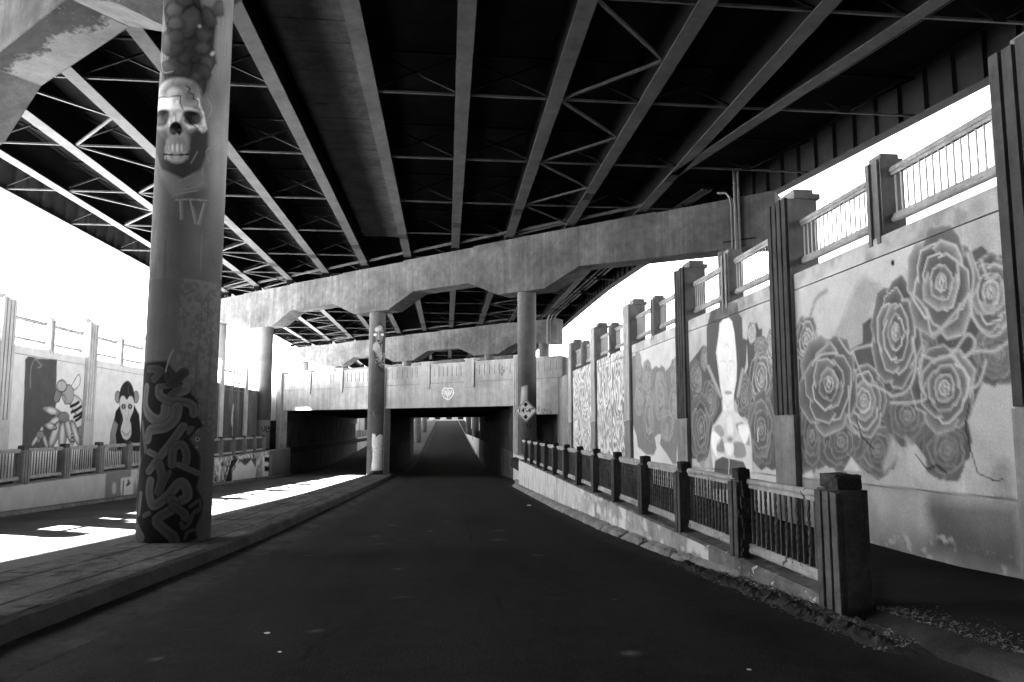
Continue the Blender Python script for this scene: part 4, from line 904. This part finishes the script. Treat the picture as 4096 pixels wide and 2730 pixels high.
# ------------------------------------------------------------------ clearance sign on the right column
q = np.array([4.45, 38.32, .90]); sg = thing('clearance_sign', 'diamond clearance sign reading 14\'-4" with arrows, fixed to the right column', 'road sign', tuple(q))
sg.rotation_euler = (0, 0, -.3)
h = .66
MB().add([(x, y, z) for y in (0, .012) for x, z in ((-h, 0), (-.03, -h + .03), (.03, -h + .03), (h, 0), (.03, h - .03), (-.03, h - .03))], [(0, 1, 2, 3, 4, 5), (11, 10, 9, 8, 7, 6)] + [(i, (i + 1) % 6, 6 + (i + 1) % 6, 6 + i) for i in range(6)]).build('sign_plate', 'signface', sg)
b = MB(); h2 = h - .055; cs = [(-h2, 0), (0, -h2), (h2, 0), (0, h2), (-h2, 0)]; ribbon(b, cs, lambda x, z: (x, -.004, z), .04); b.build('border', 'black', sg)
b = MB()
for s_ in (1, -1):
    P_ = lambda x, z: (x, -.005, z * s_)
    b.add([P_(-.16, .32), P_(.16, .32), P_(0, .5)], [(0, 1, 2)]); b.add([P_(-.065, .235), P_(.065, .235), P_(.065, .325), P_(-.065, .325)], [(0, 1, 2, 3)])
b.build('arrow', 'black', sg)
text('14\'-4"', .37, 'lettering', 'black', sg, (0, -.006, 0), (math.pi / 2, 0, 0), off=.008)

# ------------------------------------------------------------------ steel conduits running up the cap and along under the deck
cd = thing('conduit', 'pale steel conduits rising past the right end of the second pier beam', 'conduit', (0, 0, 0))
fx = onplane(2950, 900, (4.6 + NU[0] * .8, 39 + NU[1] * .8), DU)
for i, dx in enumerate((-.26, -.07, .09)):
    u0 = np.array([fx[0], fx[1]]) + DU * dx
    pth = [(u0[0], u0[1], 2.6), (u0[0], u0[1], 10.6 + .1 * i), (u0[0] - .06, u0[1] + .03, 10.9), (u0[0] - .2, u0[1] + .1, 11.12), (u0[0] - .5, u0[1] + .4, 11.2)] if i == 0 else [(u0[0], u0[1], 2.6), (u0[0], u0[1], 12.2)]
    MB().tube(pth, .085 if i == 1 else .055, 10).build('pipe', 'steel', cd)
for i in range(3): MB().tube([(fx[0] - .8 - .2 * i, fx[1] + 1.0, 11.55), (fx[0] - 1.6 - .25 * i, fx[1] + 9, 11.75)], .06, 8).build('pipe', 'fascia', cd)
MB().bar((fx[0] - .5 * DU[0] * 1.4, fx[1] - .5 * DU[1] * 1.4, 8.75), (fx[0] + .8 * DU[0], fx[1] + .8 * DU[1], 8.75), .04, .05).build('bracket', 'web', cd)
cd2 = thing('conduit', 'pale curved conduits under the deck above the far stained pier', 'conduit', (0, 0, 0))
f3 = onplane(2190, 1310, (4.6 + NU[0] * .8, 73.8 + NU[1] * .8), DU)
for i in range(3): MB().tube([(f3[0] + .3 * i, f3[1], 8.3), (f3[0] + .3 * i, f3[1], 10.6), (f3[0] + .32 * i + .1, f3[1] - .6, 11.2), (f3[0] + .35 * i + .5, f3[1] - 2.5, 11.6), (f3[0] + .4 * i + 1.2, f3[1] - 22, 11.7)], .08, 8).build('pipe', 'steel', cd2)

# ------------------------------------------------------------------ roadside fences on low walls
def low_wall(xf, xb, y0, y1, top, m, label, extra=None):
    b = MB(); yy = [y for y in np.arange(y0, y1 + .01, (y1 - y0) / max(2, int((y1 - y0) / .5)))]
    b.loft([[(xf + random.uniform(-.008, .008), y, zr(y) - .3), (xf + random.uniform(-.008, .008), y, top - .02 + random.uniform(-.012, .006)), (xf + .03 * (1 if xb > xf else -1), y, top), (xb, y, top), (xb, y, zr(y) - .3)] for y in yy])
    return tag(b.build('low_wall', m), label, 'low wall')
LWT = -1.57
lw = low_wall(3.5, 3.86, 6.0, 33.0, LWT, 'lowwall', 'low crumbling concrete wall under the right roadside fence')
def paint_lowr(c):
    y, z = c.P[:, 0], c.P[:, 1]
    c.put(np.clip((y - 16) * .35, 0, 1) * np.clip(fbm(y * 2.5, z * 3, 3) * 6 - 1.2 + np.clip((y - 20) * .2, 0, 2), 0, 1), .5, .95)
    c.put((y < 19) * np.clip(fbm(y * 2, z * 3, 8) * 9 - 5, 0, 1), .6, .9)
    c.put(np.clip(fbm(y * 7, z * .8, 12) * 8 - 4.9, 0, 1), .12, .7)
_zl = lambda P: np.array([zr(y) for y in P[:, 0]]) * (1 - P[:, 1]) + (LWT - .03) * P[:, 1]
grid_sheet('paint_layer', 'lowpaint', lw, np.linspace(9, 33, 300), np.linspace(0, 1, 24), lambda P: np.stack([np.full(len(P), 3.486), P[:, 0], _zl(P)], 1),
           lambda c: (setattr(c, 'P', np.stack([c.P[:, 0], _zl(c.P)], 1)), paint_lowr(c)), lambda x, y: (x, y))
b = MB(); b.box(3.52, 4.1, 33.0, 33.3, -3.6, LWT); b.box(3.98, 4.3, 33.3, 40.8, -3.9, LWT); b.build('wall_return', 'bridge', lw)
def post_mesh(b, wy, wx, z0, z1, big=False):             # -X face is fluted
    b.box(-wx / 2 + .03, wx / 2, -wy / 2 + .015, wy / 2 - .015, z0, z1 - .14)
    n = 3 if big else 2
    for i in range(n):
        a = -wy / 2 + wy * (i + .06) / n; c = -wy / 2 + wy * (i + .80) / n
        b.box(-wx / 2 - .01, -wx / 2 + .03, a, c, z0 - .02, z1 - .16)
    b.box(-wx / 2 + .05, wx / 2 - .05, -wy / 2, -wy / 2 + .015, z0, z1 - .17)
def chip(o, amt=.012, seed=1):
    r = random.Random(seed)
    for v in o.data.vertices: v.co += Vector((r.uniform(-amt, amt), r.uniform(-amt, amt), r.uniform(-amt, amt)))
XF = 3.63
def fence_post(name, wy, wx, z0, z1, label, cat, loc, group, big=False):
    t = thing(name, label, cat, loc, group)
    b = MB(); post_mesh(b, wy, wx, z0, z1, big); o = b.build('shaft', 'post', t, bevel=.012); chip(o, .004, 3)
    b = MB(); b.box(-wx / 2 + .03, wx / 2 - .03, -wy / 2 + .04, wy / 2 - .04, z1 - .14, z1)
    if big: b.box(-wx / 2 + .0, wx / 2 - .0, -wy / 2 + .015, wy / 2 - .1, z1 - .2, z1 - .14)
    o = b.build('cap', 'postcap', t, bevel=.03); chip(o, .012, 5)
    return t
PY = [8.24 + 2.05 * i for i in range(12)]
gp = 'concrete posts of the right roadside fence'
ep = fence_post('fence_post', .40, .30, -1.85, -.43, 'thick fluted concrete end post, nearest post of the right roadside fence', 'fence post', (XF, 6.08, 0), gp, True)
b = MB(); b.box(-.2, .26, -.45, -.2, -1.85, -1.72); o = b.build('plinth', 'post', ep, bevel=.03); chip(o, .015, 8)
p0 = fence_post('fence_post', .29, .22, -1.82, -.51, 'broken concrete post with a deep crack, next to the thick end post', 'fence post', (XF, PY[0], 0), gp)
b = MB(); r_ = random.Random(4)                          # spalled concrete stripe with exposed ragged edge on the damaged post
for i in range(26):
    z = -1.8 + i * .05; y = -.17; x = -.03 + .03 * math.sin(i * .7) + r_.uniform(-.02, .02)
    b.box(x - .03 - r_.random() * .03, x + .03 + r_.random() * .03, y - .005 - r_.random() * .02, y + .02, z, z + .06)
b.build('spalled_edge', 'postcap', p0)
p1 = fence_post('fence_post', .29, .22, -1.82, -.53, 'second concrete post from the thick end post of the right fence', 'fence post', (XF, PY[1], 0), gp)
for i in range(2, 12): dup(p1, (XF, PY[i], 0), '%s concrete post from the thick end post of the right fence' % ORD[i], gp)
ends = 32.6
def twisted():
    b = MB(); n = 40; rings = []
    for i in range(n + 1):
        z = -1.42 + .72 * i / n; tw = 2 * math.pi * 1.6 * max(0, min(1, (i / n - .12) / .76)); r = .0175
        rings.append([(r * math.cos(tw + math.pi / 4 + k * math.pi / 2), r * math.sin(tw + math.pi / 4 + k * math.pi / 2), z) for k in range(4)])
    return b.loft(rings)
tw_me = None; st_me = None
def fence_panel(x, y0, y1, label, group, nb, rm='rail'):
    global tw_me, st_me
    t = thing('iron_fence', label, 'fence panel', (x, y0, 0), group); L = y1 - y0
    for z, d in ((-.66, -1), (-1.47, 1)):
        b = MB(); n = 8
        b.loft([[( .042 * math.cos(2 * math.pi * k / 10), L * i / n, z + .042 * math.sin(2 * math.pi * k / 10) + .004 * math.sin(i * 2.1)) for k in range(10)] for i in range(n + 1)])
        b.box(-.022, .022, .001, L - .001, z + min(d * .075, d * .03), z + max(d * .075, d * .03)); o = auto_smooth(b.build('top_rail' if z > -1 else 'bottom_rail', rm, t), 40)
    for i in range(nb):
        y = L * (i + .6) / (nb + .2)
        if tw_me is None:
            a = twisted().build('baluster', 'bar', t); tw_me = a.data; c = MB().box(-.009, .009, -.009, .009, -1.43, -.7).build('baluster', 'bar', t); st_me = c.data
            bpy.data.objects.remove(a); bpy.data.objects.remove(c)
        o = bpy.data.objects.new('baluster', tw_me if i % 2 else st_me); COL.objects.link(o); o.parent = t; o.location = (0, y, 0)
    return t
yp = [6.08 + .05] + PY
for i in range(12):
    a = (6.08 + .21) if i == 0 else PY[i - 1] + .16
    fence_panel(XF + .03, a, PY[i] - .16, 'iron fence panel, %s from the thick end post of the right fence' % ORD[i] if i else 'nearest iron fence panel with twisted bars, beside the thick end post', 'iron panels of the right roadside fence', 15 if i else 15)
fence_panel(XF + .03, PY[-1] + .16, 32.7, 'last iron fence panel beside the column with the clearance sign', 'iron panels of the right roadside fence', 15)
# left side, same kind of fence on a painted low wall
XFL = -12.0
def CT(x, y): return (800 + .4144 * x, 1350 + .4144 * y)
lwl = low_wall(-11.85, -12.25, -10, 54, LWT - .03, 'lowpaint', 'low painted concrete wall under the left roadside fence')
def paint_low(c):
    y, z = c.P[:, 0], c.P[:, 1]
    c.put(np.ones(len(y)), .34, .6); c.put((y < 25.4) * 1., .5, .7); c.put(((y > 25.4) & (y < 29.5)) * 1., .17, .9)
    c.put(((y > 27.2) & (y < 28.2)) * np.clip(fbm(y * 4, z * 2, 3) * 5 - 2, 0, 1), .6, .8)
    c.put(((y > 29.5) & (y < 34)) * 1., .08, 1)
    c.oval(*CL(678, 1200), 9, 24, .5, 1, soft=.05); c.poly(PP(CL, [(718, 1140), (790, 1130), (790, 1260), (718, 1270)]), .6, 1, soft=.03)
    for q in ([(735, 1160), (730, 1240)], [(760, 1155), (770, 1170), (755, 1180)]): c.line(PP(CL, q), .15, .05, 1)
    c.put((y > 34) * (y < 44) * np.clip(fbm(y * 3, z * 4, 13) * 8 - 3.6, 0, 1), .05, 1)
    c.put((y > 34) * (y < 47) * np.clip(fbm(y * 3.3, z * 4, 17) * 8 - 3.6, 0, 1), .75, .9)
    c.poly(PP(CT, [(305, 1400), (310, 1300), (380, 1200), (430, 1250), (490, 1180), (540, 1270), (530, 1360), (305, 1410)]), .7, 1, soft=.1)
    c.poly(PP(CT, [(230, 1430), (300, 1180), (370, 1170), (305, 1270), (300, 1420)]), .03, 1, soft=.05); c.poly(PP(CT, [(370, 1180), (540, 1160), (535, 1260), (490, 1180), (430, 1240), (385, 1200)]), .05, .9, soft=.05)
    c.poly(PP(CT, [(600, 1145), (695, 1130), (690, 1340), (600, 1350)]), .75, 1, soft=.05)
    for (x, yy) in ((640, 1180), (640, 1270)): c.poly(PP(CT, [(x - 20, yy - 25), (x + 28, yy - 25), (x + 28, yy + 25), (x - 20, yy + 25)]), .01, 1, soft=.04)
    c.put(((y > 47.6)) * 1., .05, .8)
us = np.linspace(10, 53.8, 500)
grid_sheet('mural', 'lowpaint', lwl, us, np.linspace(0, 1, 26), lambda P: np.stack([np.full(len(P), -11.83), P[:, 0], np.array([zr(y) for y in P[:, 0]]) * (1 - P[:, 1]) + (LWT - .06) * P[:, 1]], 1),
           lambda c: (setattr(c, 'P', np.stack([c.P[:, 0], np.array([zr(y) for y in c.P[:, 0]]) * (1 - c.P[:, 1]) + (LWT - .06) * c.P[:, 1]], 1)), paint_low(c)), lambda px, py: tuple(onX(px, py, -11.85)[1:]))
gl = 'concrete posts of the left roadside fence'; LY = [16.6 + 2.14 * i for i in range(15)]
lp = None
for i, y in enumerate(LY):
    lab = 'concrete post of the left fence, %s from the frame edge, beyond the left lane' % ORD[i]
    if lp is None:
        lp = thing('fence_post', lab, 'fence post', (XFL, y, 0), gl)
        b = MB(); b.box(-.13, .13, -.16, .16, -1.84, -.66)
        for q in (-.11, .02): b.box(.13, .155, q, q + .09, -1.85, -.68)
        b.box(-.11, .11, -.175, -.16, -1.8, -.7); b.build('shaft', 'pillbody', lp, bevel=.012); MB().box(-.1, .1, -.12, .12, -.66, -.53)  .build('cap', 'post', lp, bevel=.03)
    else: dup(lp, (XFL, y, 0), lab, gl)
    if i: fence_panel(XFL, LY[i - 1] + .16, y - .16, 'iron fence panel beyond the left lane, %s from the frame edge' % ORD[i - 1], 'iron panels of the left roadside fence', 13)

# ------------------------------------------------------------------ beyond the tunnel: walls, fence and the top of the ramp
for sx, X, ya in ((1, XR, 84.5), (-1, XL, 104)):
    t = thing('retaining_wall', 'pale %s retaining wall beyond the tunnel' % ('right' if sx > 0 else 'left'), 'retaining wall', (0, 0, 0))
    b = MB(); b.box(min(X, X + sx * .5), max(X, X + sx * .5), ya, 238, -4.5, TOP); b.build('wall_core', 'wall', t)
    for i in range(24):
        y = ya + 2 + 5.5 * i; b = MB(); b.box(min(X - sx * .12, X - sx * .002), max(X - sx * .12, X - sx * .002), y, y + .7, -4.4, 4.2); b.build('pilaster', 'bridge', t)
t = thing('low_wall', 'pale low wall with a fence on it, right of the far ramp', 'low wall', (0, 0, 0))
b = MB(); b.loft([[(4.15, y, zr(y) - .3), (4.15, y, max(-1.55, zr(y) + .2)), (4.4, y, max(-1.55, zr(y) + .2)), (4.4, y, zr(y) - .3)] for y in np.arange(85, 150, 3.)]); b.build('wall_body', 'bridge', t)
for i in range(8):
    y = 87 + 2.1 * i; MB().box(4.16, 4.4, y, y + .25, -1.6, -.5).build('post', 'post', t)
    b = MB(); b.bar((4.28, y + .25, -.62), (4.28, y + 2.1, -.62), .06, .08); b.bar((4.28, y + .25, -1.42), (4.28, y + 2.1, -1.42), .06, .08)
    for j in range(12): b.box(4.27, 4.29, y + .3 + .15 * j, y + .325 + .15 * j, -1.4, -.64)
    b.build('railing', 'bar', t)
t = thing('low_wall', 'pale low wall with a fence on it, far along the left lane', 'low wall', (0, 0, 0))
b = MB(); b.loft([[(-12.6, y, zr(y) - .3), (-12.6, y, max(-1.55, zr(y) + .2)), (-12.9, y, max(-1.55, zr(y) + .2)), (-12.9, y, zr(y) - .3)] for y in np.arange(100, 150, 3.)]); b.build('wall_body', 'bridge', t)
for i in range(14):
    y = 101 + 2.1 * i; MB().box(-12.9, -12.65, y, y + .25, -1.6, -.5).build('post', 'bridge', t)
    b = MB(); b.bar((-12.8, y + .25, -.62), (-12.8, y + 2.1, -.62), .06, .08); b.bar((-12.8, y + .25, -1.42), (-12.8, y + 2.1, -1.42), .06, .08)
    for j in range(12): b.box(-12.81, -12.79, y + .3 + .15 * j, y + .325 + .15 * j, -1.4, -.64)
    b.build('railing', 'bar', t)
for (x0, x1, y0, y1, hh, lab) in ((-75, -30, -140, 6, 30, 'unseen dark building added on the left street to shade the foreground'), (38, 80, -140, 12, 30, 'unseen dark building added on the right street to shade the foreground')):  # unseen blockers added beside the camera to darken the near ground
    bb = thing('building', lab, 'building', (x0, y0, TOP - .2)); MB().box(0, x1 - x0, 0, y1 - y0, 0, hh).build('wall', 'tunnel', bb)  # unseen blocker added for shade, its walls and roof too
    MB().box(-.4, x1 - x0 + .4, -.4, y1 - y0 + .4, hh + .003, hh + .6).build('blocker_roof', 'bridge', bb)
bd = thing('building', 'pale building at the far end beyond the top of the ramp', 'building', (-2, 300, 0))
MB().box(-40, 40, 0, 20, 1.5, 9).build('wall', 'wallbare', bd)
for i in range(16): MB().box(-38 + 5 * i, -35.6 + 5 * i, -.04, -.002, 3.2, 5.4).build('window', 'web', bd)

# ------------------------------------------------------------------ small things on the ground
b = MB(); r_ = random.Random(11)
def scatter(n, fx_, fy_, zf, smin, smax):
    for _ in range(n):
        x, y = fx_(), fy_(); z = zf(x, y); s_ = r_.uniform(smin, smax); a = r_.uniform(0, 6.28)
        n3 = Vector((r_.uniform(-.7, .7), r_.uniform(-.7, .7), 1)).normalized(); t1 = n3.cross(Vector((math.cos(a), math.sin(a), 0))).normalized(); t2 = n3.cross(t1)
        c = Vector((x, y, z + s_ * .4)); b.add([c + t1 * s_, c + t2 * s_ * .5, c - t1 * s_, c - t2 * s_ * .5], [(0, 1, 2, 3)])
scatter(3200, lambda: r_.uniform(3.12, 3.5), lambda: 4.9 + 4.8 * r_.random(), lambda x, y: zr(y) + .012 + .24 * max(0, x - 3.2), .005, .022)
scatter(350, lambda: r_.uniform(3.3, 3.5), lambda: r_.uniform(9, 16), lambda x, y: zr(y) + .12, .006, .025)
scatter(1300, lambda: 3.75 + abs(r_.gauss(0, .22)), lambda: r_.uniform(4.2, 5.9), lambda x, y: zwalk(y) + .0, .004, .02)
tag(b.build('debris', 'leaf'), kind='stuff')
b = MB(); rings = []
for i in range(240):
    y = 4.6 + i * .022; e = min(1, i / 20, (239 - i) / 20); g = float(vnoise(np.array([y * 5.]), np.array([1.]), 4)[0])
    row = []
    for j in range(15):
        t = j / 14; x = 3.22 - .1 * g + t * .32
        h = .075 * t + e * (.05 * float(vnoise(np.array([x * 14.]), np.array([y * 14.]), 2)[0]) + .03 * float(vnoise(np.array([x * 40.]), np.array([y * 40.]), 3)[0])) * math.sin(math.pi * min(1, t * 1.4 + .02)) 
        row.append((x, y, zr(y) + .002 + h * e))
    rings.append(row)
b.loft(rings, closed=False); tag(b.build('soil', 'dirt'), kind='stuff')
LIT = [(1068, 2534, .02, 'white scrap of paper on the asphalt, largest in the near road'), (1120, 2609, .012, 'pale crumpled scrap on the asphalt below the largest white scrap'), (2996, 2680, .013, 'pale flat scrap lying low in the near road, right of centre'), (2116, 2023, .05, 'small white scrap by the right kerb near the tunnel mouth'), (1681, 1791, .12, 'white bag lying in the gutter on the far ramp')]
for px, py, s_, lab in LIT:
    d = ray(px, py); lo, hi = .5, 400.
    for _ in range(60):
        m_ = (lo + hi) / 2
        if d[2] * m_ > zr(d[1] * m_) + .05: lo = m_
        else: hi = m_
    p = d * lo; bm = bmesh.new(); bmesh.ops.create_icosphere(bm, subdivisions=2, radius=s_)
    for v in bm.verts: v.co.z *= .25; v.co *= r_.uniform(.75, 1.2); v.co.x *= 1.3
    me = bpy.data.meshes.new('litter'); bm.to_mesh(me); bm.free(); me.materials.append(M['litter']); o = bpy.data.objects.new('litter', me); COL.objects.link(o); o.location = (p[0], p[1], p[2] + s_ * .15); tag(o, lab, 'litter')
